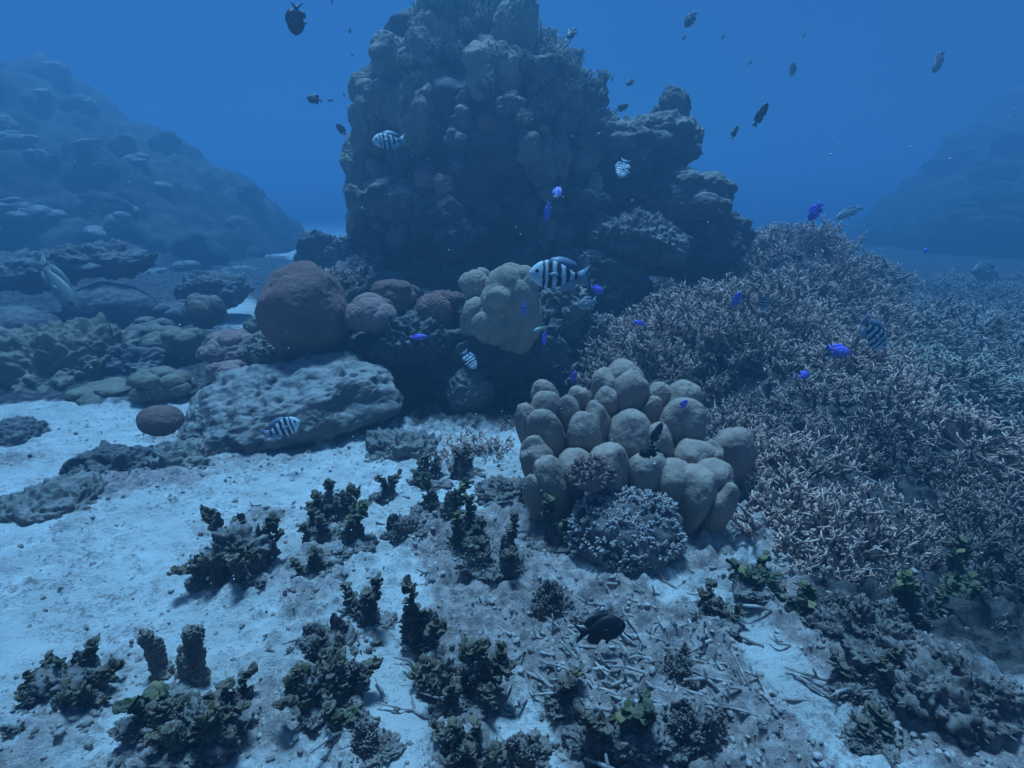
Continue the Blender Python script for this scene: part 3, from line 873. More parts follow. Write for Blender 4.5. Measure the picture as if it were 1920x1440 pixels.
lw = ridge([(-700, 60), (-200, 90), (40, 125), (100, 150), (160, 205), (240, 250), (330, 295), (395, 340), (440, 385), (485, 420), (505, 480), (522, 560)], 10.5, 3.2, 31, 0.3)
slope = empty('reef_slope', (0, 0, 0), 'long hazy coral slope climbing away at the left', 'reef slope')
lw.build('rock', M['wallrock'], slope); LW = lw.bvh()
rg = random.Random(8)
spots = [(60, 400, 46, 'plate'), (20, 395, 40, 'plate'), (190, 438, 34, 'plate'), (360, 470, 40, 'head'), (400, 480, 36, 'head'), (345, 500, 30, 'plate'), (230, 395, 24, 'plate'), (70, 180, 26, 'plate'), (250, 300, 26, 'plate'),
         (300, 350, 24, 'plate'), (160, 270, 22, 'plate'), (20, 265, 34, 'plate'), (470, 490, 24, 'head'), (280, 520, 34, 'plate'), (440, 420, 24, 'head')]
for k in range(34):
    spots.append((rg.uniform(-60, 500), rg.uniform(130, 540), rg.uniform(14, 32), 'head'))
for i, (px, py, rp, kd) in enumerate(spots):
    p, n = hit(LW, px, py)
    if p is None: continue
    r = rp * depth_of(p) / FPX
    v, f = knob_head(rg.choice((1, 3, 6)), i + 200, 4, .4, .5, .06)
    v = v * (np.array([r, r * .9, r * .75]) if kd == 'head' else np.array([r * 1.2, r, r * .45]))
    m = MB(); m.add(v, tris=f)
    o = m.build('boulder_coral' if kd == 'head' else 'plate_coral', M[rg.choice(('wallrock', 'wallrock', 'rock')) if kd == 'head' else 'rock'], slope)
    o.location = tuple(p); o.rotation_euler = (rg.uniform(-.3, .3), rg.uniform(-.1, .3), rg.uniform(0, 6))

rw = ridge([(1700, 440), (1715, 405), (1760, 350), (1830, 300), (1890, 235), (1960, 150), (2300, 60), (2700, 0)], 15.5, 3.5, 77, 0.35)
far = empty('reef_slope', (0, 0, 0), 'faint dark coral slope almost lost in the blue at the right edge', 'reef slope')
rw.build('rock', M['wallrock'], far); RW = rw.bvh()
for i in range(16):
    px, py = rg.uniform(1740, 1930), rg.uniform(260, 470)
    p, n = hit(RW, px, py)
    if p is None: continue
    r = rg.uniform(.2, .6); v, f = knob_head(3, i + 300, 4, .4, .5, .06); m = MB(); m.add(v * np.array([r, r, r * .6]), tris=f)
    o = m.build('boulder_coral', M['wallrock'], far); o.location = tuple(p)

# ------------------------------------------------------------------ single rocks and boulder corals
def at_rock(px, py, wpx, hpx, d, material, seed, label, cat='rock', name='reef_rock', deep=0.8, group=None, **k):
    """rock seen centred at (px,py), wpx x hpx pixels, d metres ahead"""
    c = P(px, py, d); s = depth_of(c) / FPX
    return rock(name, label, cat, c, (wpx * s / 2, wpx * s / 2 * deep, hpx * s / 2), M[material], seed, group=group, **k)


SLAB = at_rock(530, 770, 430, 150, 2.62, 'slab', 401, 'pitted pale rock slab carrying the big red brown dome coral', 'rock slab', 'rock_slab', deep=.72, sub=6, rough=.34, scale=1.2, fine=.06, lumps=.05, lscale=1.6, pits=.3, tilt=(0.16, -0.24))
at_rock(300, 788, 82, 58, 2.35, 'dome', 402, 'small smooth brown dome coral at the left tip of the rock slab', 'dome coral', 'dome_coral', rough=.1, fine=.02)
at_rock(565, 582, 166, 168, 2.85, 'dome', 403, 'big smooth red brown dome coral on top of the rock slab', 'dome coral', 'dome_coral', deep=.95, sub=6, rough=.26, scale=1.2, fine=.02, lumps=.05, lscale=1.6)


def head_at(px, py, wpx, hpx, d, material, n, seed, label, cat, name, amp=.34, width=.45, sub=5, fine=.03, deep=.9, rz=0):
    c = P(px, py, d); s = depth_of(c) / FPX
    v, f = knob_head(n, seed, sub, amp, width, fine)
    v = rotz(v, rz) * np.array([wpx * s / 2, wpx * s / 2 * deep, hpx * s / 2]) * 0.98
    m = MB(); m.add(v, tris=f); o = m.build(name, M[material]); o.location = tuple(c)
    return tag(o, label, cat)


head_at(694, 590, 100, 84, 2.85, 'pink', 3, 501, 'smooth two lobed pinkish coral beside the big dome coral', 'boulder coral', 'boulder_coral', .3, .75)
head_at(738, 562, 105, 78, 3.05, 'dome', 8, 502, 'lumpy red brown coral behind the two lobed pinkish coral', 'boulder coral', 'boulder_coral', .35, .42)
bc = empty('brain_coral', P(822, 585, 2.95), 'reddish brain coral with a small curled knob, left of the tan coral', 'brain coral')
for (px, py, wp) in ((818, 582, 86), (852, 560, 34)):
    c = P(px, py, 2.95); s = depth_of(c) / FPX; v, f = knob_head(1, px, 5, .2, .6, .02)
    m = MB(); m.add(v * wp * s / 2 * np.array([1, .95, .92]) * 1.05, tris=f)
    o = m.build('lobe', M['brain'], bc); o.location = tuple(c - P(822, 585, 2.95))

# tan lobed coral (one colony of several fused lobes)
tc0 = P(940, 575, 2.85)
tan = empty('lobed_coral', tc0, 'tall tan lobed coral standing in the centre beneath the striped fish', 'lobed coral')
for i, (px, py, wp, hp, dy, nk) in enumerate([(955, 580, 138, 178, 0, 9), (893, 535, 70, 76, .04, 2), (905, 605, 88, 100, -.05, 6), (975, 535, 80, 82, -.02, 4), (935, 560, 60, 54, -.16, 2), (985, 600, 80, 110, -.03, 5)]):
    c = P(px, py, 2.85 + dy); s = depth_of(c) / FPX
    v, f = knob_head(nk, 520 + i, 5, .26, .5, .025)
    m = MB(); m.add(v * np.array([wp / 2, wp / 2 * .9, hp / 2]) * s, tris=f)
    o = m.build('lobe', M['tan'], tan); o.location = tuple(c - tc0)

# dark ledge that carries them
ledge_mb = MB()
c = P(840, 720, 3.12)
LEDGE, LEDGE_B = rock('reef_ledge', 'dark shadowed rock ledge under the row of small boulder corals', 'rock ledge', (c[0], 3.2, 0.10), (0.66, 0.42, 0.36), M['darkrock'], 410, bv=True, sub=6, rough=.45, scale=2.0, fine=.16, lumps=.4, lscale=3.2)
at_rock(1010, 660, 130, 150, 3.0, 'darkrock', 411, 'dark crusted rock under the tan lobed coral', sub=5, rough=.4, fine=.15, lumps=.4)
at_rock(760, 640, 130, 90, 2.85, 'darkrock', 412, 'weedy crusted rock beneath the two lobed coral', sub=5, rough=.4, fine=.18, lumps=.5, lscale=4)
at_rock(1055, 590, 100, 120, 3.1, 'rock', 413, 'grey crusted rock right behind the tan lobed coral', sub=5, rough=.4, fine=.16, lumps=.4)
at_rock(880, 735, 90, 80, 2.75, 'rock', 414, 'silt dusted grey boulder in the dark hollow below the tan coral', sub=5, rough=.3, fine=.1)
at_rock(1100, 640, 120, 110, 3.15, 'darkrock', 415, 'dark rock between the tan coral and the staghorn thicket', sub=5, rough=.4, fine=.16, lumps=.4)
# around the foot of the tower
head_at(1295, 378, 175, 118, 4.0, 'rock', 16, 430, 'knobbly rounded coral rock below the tower ledge', 'coral rock', 'coral_rock', .3, .3, 6, .05)
at_rock(1195, 450, 180, 100, 3.75, 'rock', 431, 'pale lumpy boulder between tower and staghorn crest', sub=6, rough=.4, fine=.14, lumps=.6, lscale=3.2)
at_rock(1255, 470, 70, 56, 3.65, 'rock', 432, 'small pale rounded boulder at the left edge of the staghorn crest', sub=5, rough=.3, fine=.1, lumps=.3)
at_rock(1120, 530, 170, 120, 3.7, 'darkrock', 433, 'dark rubble mound at the foot of the tower', sub=6, rough=.4, fine=.16, lumps=.5, lscale=3)
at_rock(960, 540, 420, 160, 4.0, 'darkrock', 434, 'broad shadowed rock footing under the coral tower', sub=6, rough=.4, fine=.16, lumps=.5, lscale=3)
at_rock(600, 475, 90, 70, 5.2, 'darkrock', 435, 'dim rock left of the tower foot', sub=5, rough=.5, fine=.16, lumps=.5)
at_rock(660, 475, 60, 66, 4.6, 'darkrock', 436, 'small dark upright rock touching the tower foot', sub=5, rough=.5, fine=.16, lumps=.5)
at_rock(690, 540, 150, 110, 4.0, 'darkrock', 437, 'dark rock behind the lumpy red brown coral', sub=5, rough=.4, fine=.16, lumps=.5)
head_at(1325, 432, 46, 40, 3.9, 'olive', 1, 438, 'little round coral knob poking from the staghorn crest', 'boulder coral', 'boulder_coral', .2, .5, 4)
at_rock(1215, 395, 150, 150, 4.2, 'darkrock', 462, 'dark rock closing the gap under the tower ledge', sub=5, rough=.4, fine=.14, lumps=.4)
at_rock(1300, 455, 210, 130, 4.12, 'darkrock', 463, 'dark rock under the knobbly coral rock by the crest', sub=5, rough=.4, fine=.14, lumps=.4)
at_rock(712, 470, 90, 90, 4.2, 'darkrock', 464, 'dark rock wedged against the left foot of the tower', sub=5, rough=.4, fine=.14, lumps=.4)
at_rock(645, 640, 120, 110, 3.0, 'darkrock', 465, 'dark rock in the gap between big dome and two lobed coral', sub=5, rough=.4, fine=.16, lumps=.4)
at_rock(520, 655, 120, 60, 3.05, 'rock', 466, 'low rock wedged under the left of the big dome coral', sub=5, rough=.4, fine=.16, lumps=.4)
# left midground boulders, in darkened materials that carry the shading of the left edge
at_rock(120, 700, 300, 170, 3.6, 'olive', 440, 'large olive boulder at the left with a flat knobbly top', 'boulder', 'coral_boulder', sub=6, rough=.3, fine=.1, lumps=.6, lscale=3.4)
at_rock(30, 625, 160, 100, 4.2, 'darkrock', 441, 'smooth round boulder cut by the left edge', 'boulder', 'coral_boulder', rough=.12, fine=.03)
at_rock(212, 580, 160, 96, 4.8, 'darkrock', 442, 'smooth dome boulder behind the flat topped olive boulder', 'boulder', 'coral_boulder', rough=.14, fine=.03)
head_at(382, 585, 74, 78, 4.2, 'olive', 5, 443, 'olive knobbed coral beside the patch of bright sand', 'boulder coral', 'boulder_coral', .4, .5)
head_at(330, 645, 110, 70, 3.8, 'olive', 9, 444, 'low olive coral in front of the knobbed one', 'boulder coral', 'boulder_coral', .35, .4)
head_at(440, 660, 130, 84, 3.3, 'pink', 14, 445, 'dusty pink encrusting coral mound behind the rock slab', 'coral mound', 'coral_mound', .25, .3, 5, .06)
head_at(425, 700, 90, 54, 3.0, 'pink', 8, 446, 'smaller pink mound hugging the back of the rock slab', 'coral mound', 'coral_mound', .25, .35, 5, .06)
head_at(505, 640, 80, 50, 3.1, 'pink', 8, 447, 'low pink crust between the pink mound and dome coral', 'coral mound', 'coral_mound', .25, .35, 5, .06)
head_at(480, 612, 50, 40, 3.4, 'olive', 3, 448, 'small olive knob touching the left side of the dome coral', 'boulder coral', 'boulder_coral', .3, .5, 4)
head_at(305, 725, 120, 76, 3.0, 'olive', 12, 449, 'olive bubbly coral left of the slab top', 'boulder coral', 'boulder_coral', .3, .35)
at_rock(250, 690, 120, 80, 3.6, 'darkrock', 450, 'dim rock between olive boulder and bubbly coral', sub=5, rough=.4, fine=.12, lumps=.4)
head_at(205, 745, 150, 60, 3.1, 'olive', 10, 467, 'low hazy olive coral between the flat topped boulder and the slab', 'boulder coral', 'boulder_coral', .35, .35)
head_at(95, 760, 170, 56, 3.2, 'darkrock', 12, 468, 'low grey coral hump in front of the flat topped boulder', 'boulder coral', 'boulder_coral', .35, .35)
head_at(330, 590, 80, 60, 4.6, 'darkrock', 6, 469, 'grey hazy coral left of the olive knobbed coral', 'boulder coral', 'boulder_coral', .35, .4)
head_at(285, 625, 90, 60, 4.2, 'olive', 8, 470, 'olive hazy coral in front of the smooth dome boulder', 'boulder coral', 'boulder_coral', .35, .4)
at_rock(20, 830, 150, 90, 2.5, 'darkrock', 451, 'low dark rock on sand at the left edge', sub=5, rough=.3, fine=.12, lumps=.3)
at_rock(215, 890, 160, 110, 2.15, 'darkrock', 452, 'dark low rock with pinkish rim left of the slab', sub=5, rough=.4, fine=.14, lumps=.4)
at_rock(110, 965, 220, 110, 1.85, 'rock', 453, 'low crusted rock spread on sand at lower left', sub=5, rough=.4, fine=.16, lumps=.4)
at_rock(340, 880, 150, 90, 2.2, 'rock', 454, 'low grey rubble hump under the slab front', sub=5, rough=.4, fine=.16, lumps=.4)
at_rock(400, 985, 200, 64, 1.82, 'turf', 455, 'flat grey turf covered patch of stone on white sand', sub=5, rough=.5, fine=.2, lumps=.4)
at_rock(500, 955, 90, 34, 1.9, 'turf', 456, 'small flat turf stone near the top of the white sand', sub=5, rough=.5, fine=.2, lumps=.4)
at_rock(760, 860, 170, 90, 2.3, 'rock', 457, 'low pale rubble hump below the dark ledge', sub=5, rough=.45, fine=.2, lumps=.5, lscale=4)
at_rock(950, 930, 110, 70, 1.85, 'turf', 458, 'crusted stone left of the lobe coral base', sub=5, rough=.45, fine=.2, lumps=.5, lscale=4)
at_rock(185, 490, 170, 60, 5.0, 'darkrock', 459, 'dim ledge rock at the foot of the left slope', sub=5, rough=.4, fine=.1, lumps=.4)
at_rock(60, 510, 180, 70, 5.0, 'darkrock', 460, 'hazy boulder low on the left slope behind the pale fish', sub=5, rough=.4, fine=.1, lumps=.4)
at_rock(400, 545, 130, 60, 5.2, 'darkrock', 461, 'dim rock at the right foot of the left slope', sub=5, rough=.4, fine=.1, lumps=.4)

# ------------------------------------------------------------------ the lobe coral
LOBES = [(1170, 708, 33, 30), (1134, 722, 27, 30), (1180, 742, 38, 38), (1139, 752, 24, 26), (1235, 748, 25, 30), (1277, 757, 35, 38), (1280, 792, 42, 44), (1084, 747, 22, 24), (1068, 782, 25, 34),
         (1115, 780, 20, 24), (1022, 742, 22, 30), (1024, 775, 34, 36), (993, 800, 26, 48), (1026, 822, 33, 50), (1100, 822, 34, 48), (1180, 815, 47, 52), (1222, 770, 18, 24), (1232, 838, 28, 36), (1214, 885, 46, 46),
         (1034, 905, 34, 46), (1003, 925, 20, 34), (1300, 858, 42, 34), (1331, 860, 25, 28), (1373, 848, 39, 44), (1305, 920, 43, 50), (1352, 950, 28, 38), (1262, 900, 34, 40), (1080, 880, 40, 40), (1140, 890, 44, 50), (1330, 900, 40, 40), (1010, 870, 30, 50), (1120, 800, 30, 40)]
lc0 = P(1190, 960, 1.72); lc0[2] = 0.02
lobec = empty('lobe_coral', lc0, 'big grey brown coral of many rounded lobes in front of the staghorn thicket', 'lobe coral')
for i, (px, py, rx, ry) in enumerate(LOBES):
    d = 1.98 - (py - 700) / 260 * 0.42 - 0.03 * math.cos((px - 1190) / 130)
    if (px, py) == (1373, 848): d += .12
    c = P(px, py, d); s = depth_of(c) / FPX
    m = MB(); lobe_shape(m, (0, 0, 0), (rx * s * (1.0 + .14 * math.sin(i * 2.7)), rx * s * (1.0 + .1 * math.cos(i * 1.9)), ry * s * (1.16 + .14 * math.sin(i * 4.1))), ((px - 1190) / 700, -0.22, 1), 600 + i, 5, 1.0, .17)
    # a body below each head joins it to the colony
    dn = np.array([lc0[0] - c[0], lc0[1] + .1 - c[1], 0.12 - c[2]])
    o = m.build('lobe', M['lobe'], lobec); o.location = tuple(c - lc0)
cc = P(1190, 870, 1.86)
rock('colony_base', None, None, (cc[0] - lc0[0], 1.86 - lc0[1], 0.13), (0.27, 0.16, 0.16), M['lobe'], 640, parent=lobec, rough=.2, fine=.03)
rock('colony_base', None, None, (cc[0] - .16 - lc0[0], 1.80 - lc0[1], 0.10), (0.15, 0.13, 0.13), M['lobe'], 641, parent=lobec, rough=.2, fine=.03)


def nub_dome(loc, rx, rz_, n, L_, r, seed, material, name, label, cat, flat=0.0):
    rg = random.Random(seed); m = MB()
    v, f = rock_arrays((rx, rx * .85, rz_), seed, sub=4, rough=.25, fine=.1)
    m.add(v * .93, tris=f, a=0.0)
    for i in range(n):
        zz_ = rg.uniform(-0.25, 1); ph = rg.random() * 6.28; q_ = math.sqrt(1 - zz_ * zz_)
        d = np.array([q_ * math.cos(ph), q_ * math.sin(ph), zz_])
        b = d * np.array([rx, rx * .85, rz_]) * .9 * (1 + .2 * fbm(d[None] + seed, 2.5, 2, seed)[0])
        dn = d + np.array([rg.gauss(0, .3), rg.gauss(0, .3), .3]); dn /= np.linalg.norm(dn)
        tube(m, [b, b + dn * L_ * .6, b + dn * L_], [r, r * .95, r * .7], 5, a0=.2, a1=.75, rng=rg)
        for k in range(3):
            d2 = dn + np.array([rg.gauss(0, .6), rg.gauss(0, .6), rg.gauss(.1, .5)]); d2 /= np.linalg.norm(d2)
            b2 = b + dn * L_ * rg.uniform(.4, .9)
            tube(m, [b2, b2 + d2 * L_ * .35, b2 + d2 * L_ * .6], [r * .8, r * .75, r * .55], 5, a0=.5, a1=1, rng=rg)
    o = m.build(name, M[material]); o.location = tuple(loc); return tag(o, label, cat)


c = P(1172, 1040, 1.52)
nub_dome((c[0], 1.52, 0.055), 0.165, 0.13, 620, .022, .0055, 7, 'cauli', 'cauliflower_coral', 'grey cauliflower coral dome on sand under the lobe coral', 'cauliflower coral')
nub_dome(P(1108, 893, 1.55), 0.055, 0.05, 130, .018, .0042, 8, 'pink', 'bushy_coral', 'small pinkish bushy coral growing between the front lobes', 'bushy coral')
nub_dome(P(925, 920, 1.9), 0.06, 0.03, 120, .014, .004, 9, 'cauli', 'bushy_coral', 'small pale bushy coral on the rubble left of the lobe coral', 'bushy coral')

# ------------------------------------------------------------------ staghorn thickets
SV = [staghorn(100 + k, 0.19).mesh('staghorn_coral', M['stag']) for k in range(6)]
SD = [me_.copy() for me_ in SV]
for me_ in SD: me_.materials[0] = M['stagshade']  # same colonies again, with shade painted in by the darker material
SF = [staghorn(130 + k, 0.24, 30, 84, 0.008, 0, 4, 1).mesh('staghorn_coral', M['stagfar']) for k in range(3)]
rg = random.Random(77)
cnt = 0
GROUPS = {
    'front': ('brown staghorn colony with pale tips in the near thicket behind the lobe coral', 'staghorn thicket behind the lobe coral'),
    'crest': ('hazy staghorn colony on the rounded crest right of the tower', 'staghorn on the crest'),
    'right': ('staghorn colony in the sprawling thicket right of the lobe coral', 'staghorn sprawl on the right'),
    'far': ('blurred olive staghorn colony on the far flat beyond the crest', 'staghorn on the far flat'),
}


def inpoly(px, py, poly):
    c_ = False; j = len(poly) - 1
    for i in range(len(poly)):
        if (poly[i][1] > py) != (poly[j][1] > py) and px < (poly[j][0] - poly[i][0]) * (py - poly[i][1]) / (poly[j][1] - poly[i][1]) + poly[i][0]: c_ = not c_
        j = i
    return c_


NEAR = [(1060, 640), (1130, 600), (1180, 610), (1230, 560), (1250, 470), (1330, 410), (1420, 390), (1560, 430), (1640, 560), (1700, 720), (1960, 840), (2100, 900), (2100, 1090), (1800, 1060), (1560, 1040), (1430, 1000), (1380, 940), (1400, 840), (1300, 740), (1180, 690), (1090, 710)]
pts = []
tries = 0
while tries < 60000:
    tries += 1
    xx = rg.uniform(0.2, 5.5); yy = rg.uniform(1.35, 5.8)
    zz = float(hbase(np.array([xx]), np.array([yy]))[0])
    px, py = proj(np.array([xx]), np.array([yy]), np.array([zz + .1]))
    px, py = float(px[0]), float(py[0])
    if not inpoly(px, py, NEAR) or px > 2050: continue
    if any((px - a) ** 2 + ((py - b_) * 1.3) ** 2 < r_ ** 2 for a, b_, r_ in ((1405, 690, 62), (1470, 745, 40), (1230, 640, 26), (1600, 905, 40), (1520, 880, 34))): continue
    sp = .125 + .033 * yy
    if any((xx - a) ** 2 + (yy - b_) ** 2 < sp ** 2 for a, b_, *_ in pts): continue
    pts.append((xx, yy, zz, px, py))
for (xx, yy, zz, px, py) in pts:
    shaded = rg.random() < 0.08 + 0.85 * min(1, max(0, (px - 1420) / 420)) * min(1, max(0, (py - 760) / 220))  # painted-shade copies grow likelier towards the lower right of the thicket
    o = bpy.data.objects.new('staghorn_coral', (SD if shaded else SV)[cnt % 6]); COL.objects.link(o); cnt += 1
    s = rg.uniform(.7, 1.28) * (0.62 + .13 * yy)
    gx_ = (hbase(np.array([xx + .1]), np.array([yy]))[0] - zz) / .1; gy_ = (hbase(np.array([xx]), np.array([yy + .1]))[0] - zz) / .1
    o.location = (xx, yy, zz - 0.02); o.scale = (s, s, s * rg.uniform(.75, 1.15))
    o.rotation_euler = Vector((-gx_ * .7 + rg.gauss(0, .1), -gy_ * .7 + rg.gauss(0, .1), 1)).to_track_quat('Z', 'Y').to_euler()
    o.rotation_euler.rotate_axis('Z', rg.uniform(0, 6.28))
    g = 'crest' if yy > 3.6 else ('front' if px < 1400 and yy > 2.2 else 'right')
    tag(o, GROUPS[g][0], 'staghorn coral', GROUPS[g][1])
for (px, py, s) in ((1110, 690, 1.05), (1185, 665, 1.15), (1275, 645, 1.2), (1315, 705, 1.0), (1240, 690, 1.0), (1075, 665, .8), (1350, 620, 1.2), (1140, 640, 1.1), (1225, 620, 1.2), (1300, 590, 1.2), (1420, 585, 1.2), (1380, 640, 1.1)):
    g = ground_pt(px, py + 25); o = bpy.data.objects.new('staghorn_coral', SV[cnt % 6]); COL.objects.link(o); cnt += 1
    o.location = (g[0], g[1], g[2] + .01); o.scale = (s, s, s * 1.1); o.rotation_euler = (rg.gauss(.12, .1), rg.gauss(0, .12), rg.uniform(0, 6.28)); tag(o, GROUPS['front'][0], 'staghorn coral', GROUPS['front'][1])
print('near staghorn', cnt)
fp = []
for tries in range(5200):
    near_ = tries < 1200
    yy = rg.uniform(2.2, 4.0) if near_ else rg.uniform(3.2, 8.4); xx = rg.uniform(1.5, 4.0) if near_ else rg.uniform(2.4, 9.0)
    if len(fp) >= 125: break
    zz = float(hbase(np.array([xx]), np.array([yy]))[0])
    px, py = proj(np.array([xx]), np.array([yy]), np.array([zz + .1])); px, py = float(px[0]), float(py[0])
    if px > 2050 or inpoly(px, py, NEAR) or px < 1590 or py > 870 or py < 455: continue
    if any((xx - a) ** 2 + (yy - b_) ** 2 < (.12 + .03 * yy) ** 2 for a, b_ in fp): continue
    fp.append((xx, yy))
    o = bpy.data.objects.new('staghorn_coral', SF[len(fp) % 3]); COL.objects.link(o)
    s = rg.uniform(.85, 1.3) * min(1, .5 + yy * .1); o.location = (xx, yy, zz - .03); o.scale = (s, s, s * .75); o.rotation_euler = (rg.gauss(0, .15), rg.gauss(0, .15), rg.uniform(0, 6))
    tag(o, GROUPS['far'][0], 'staghorn coral', GROUPS['far'][1])
print('far staghorn', len(fp))
for (px, py, s, lb) in ((925, 850, .5, 'small pale staghorn sprig on rubble left of the lobe coral'), (880, 840, .55, 'small broken staghorn bush on rubble below the grey boulder'), (965, 800, .45, 'thin dark staghorn sprig in the hollow beside the lobe coral'),
                        (850, 870, .45, 'low staghorn scraps beside the dark shrubby weed'), (1010, 690, .5, 'sparse staghorn twigs under the tan lobed coral')):
    g = ground_pt(px, py)
    o = bpy.data.objects.new('staghorn_coral', SV[cnt % 6]); COL.objects.link(o); cnt += 1
    o.location = tuple(g + np.array([0, 0, -.01])); o.scale = (s, s, s * .8); o.rotation_euler = (0, 0, px); tag(o, lb, 'staghorn coral')
o = bpy.data.objects.new('staghorn_coral', SV[2]); COL.objects.link(o); o.location = tuple(P(640, 555, 3.7)); o.scale = (1.15, 1.15, 1.1)
tag(o, 'greenish staghorn bush peeking from behind the big dome coral', 'staghorn coral')

# ------------------------------------------------------------------ algae on the sand
KN = {'fan': 'fan_algae', 'leafy': 'leafy_algae', 'green': 'leafy_algae', 'turfy': 'turf_clump'}
KM = {'fan': 'algae', 'leafy': 'algae', 'green': 'algaegreen', 'turfy': 'turf'}
KC = {'fan': 'algae', 'leafy': 'algae', 'green': 'algae', 'turfy': 'algae clump'}
for i, a in enumerate(ALGAE):
    g = ground_pt(a[0], a[1]); s = depth_of(g) / FPX
    m, bs = algae(a[4], a[2] * s / 0.80, a[3] * s * (1.0 if a[4] == 'turfy' else .8), 700 + i)
    if m.n == 0:
        o = bs.build(KN[a[4]], M['turf'])
    else:
        o = m.build(KN[a[4]], M[KM[a[4]]])
        if bs.n: bs.build('silty_base', M['turfdark'], o)
    o.location = (g[0], g[1], gz(g[0], g[1]) - .004)
    tag(o, a[5], KC[a[4]])
# finger sponges
for k, (px, py, hp, wp, lb) in enumerate(((312, 1270, 80, 34, 'shorter stubby finger sponge on the left of the pair'), (375, 1285, 95, 40, 'taller stubby finger sponge on the right of the pair'), (345, 1280, 55, 24, 'stumpy finger sponge standing between the two taller ones'))):
    g = ground_pt(px, py); s = depth_of(g) / FPX; H = hp * s / .8; W = wp * s
    m = MB(); rs = random.Random(k)
    for q_ in range(5):
        t = q_ / 4; w_ = W * (.52 - .12 * t) * rs.uniform(.85, 1.15)
        v, f = rock_arrays((w_, w_ * .9, H * .2), 880 + k * 7 + q_, sub=4, rough=.5, fine=.2, lumps=.4, lscale=3)
        m.add(v + np.array([rs.gauss(0, W * .14) + .2 * (k - 1) * t * H, rs.gauss(0, W * .1), H * .82 * t]), tris=f)
    o = m.build('finger_sponge', M['sponge']); o.location = (g[0], g[1], gz(g[0], g[1])); tag(o, lb, 'sponge')

# ------------------------------------------------------------------ loose rubble (uncountable)
rn = np.random.default_rng(4); rg = random.Random(4)
m = MB(); iv, if_ = ico(1)
nst = 0
N = 20000
cx_ = rn.uniform(-2.2, 2.2, N); cy_ = 0.75 + 2.2 * rn.random(N) ** 1.4
tr, rf = masks(cx_, cy_)
keep = rn.random(N) < (0.10 + 0.85 * tr) * (1 - .92 * rf)
hz_ = height(cx_, cy_)
for X_, Y_, Z_, T_ in zip(cx_[keep], cy_[keep], hz_[keep], tr[keep]):
    r = .0016 + .0062 * rn.random() ** 2.2
    v = iv * (1 + .35 * rn.normal(size=(len(iv), 1)) * .6) * np.array([r * rn.uniform(.8, 1.6), r, r * rn.uniform(.5, .9)])
    m.add(rotz(v, rn.uniform(0, 6)) + np.array([X_, Y_, Z_ + r * .2]), tris=if_, a=0); nst += 1
# broken branch sticks
for k in range(260):
    px = rg.gauss(1200, 170) if k % 3 else rg.uniform(480, 1700); py = rg.gauss(1280, 90) if k % 3 else rg.uniform(880, 1430)
    if py > 1500 or py < 860: continue
    g = ground_flat(px, py); L_ = rg.uniform(.025, .085); a = rg.gauss(2.7, .6)
    d = np.array([math.cos(a), math.sin(a), rg.uniform(-.1, .25)]); r = rg.uniform(.0026, .0045)
    p0 = np.array([g[0], g[1], gz(g[0], g[1]) + r * .6])
    p1 = p0 + d * L_ * .5 + np.array([rg.gauss(0, .006), rg.gauss(0, .006), 0]); p2 = p0 + d * L_ + np.array([rg.gauss(0, .01), rg.gauss(0, .01), 0])
    tube(m, [p0, p1, p2], [r, r * 1.05, r * .7], 6, rng=rg)
    for j in range(rg.choice((0, 1, 2))):
        x_, y_, n_ = frame_to(d); dd = n_ * .6 + x_ * rg.choice((-1, 1)) + y_ * .3; dd /= np.linalg.norm(dd)
        tube(m, [p1, p1 + dd * .012, p1 + dd * .022], [r * .9, r * .8, r * .6], 5, rng=rg)
o = m.build('coral_rubble', M['rubble']); tag(o, 'loose coral rubble and broken sticks strewn on the sand', 'rubble', kind='stuff')

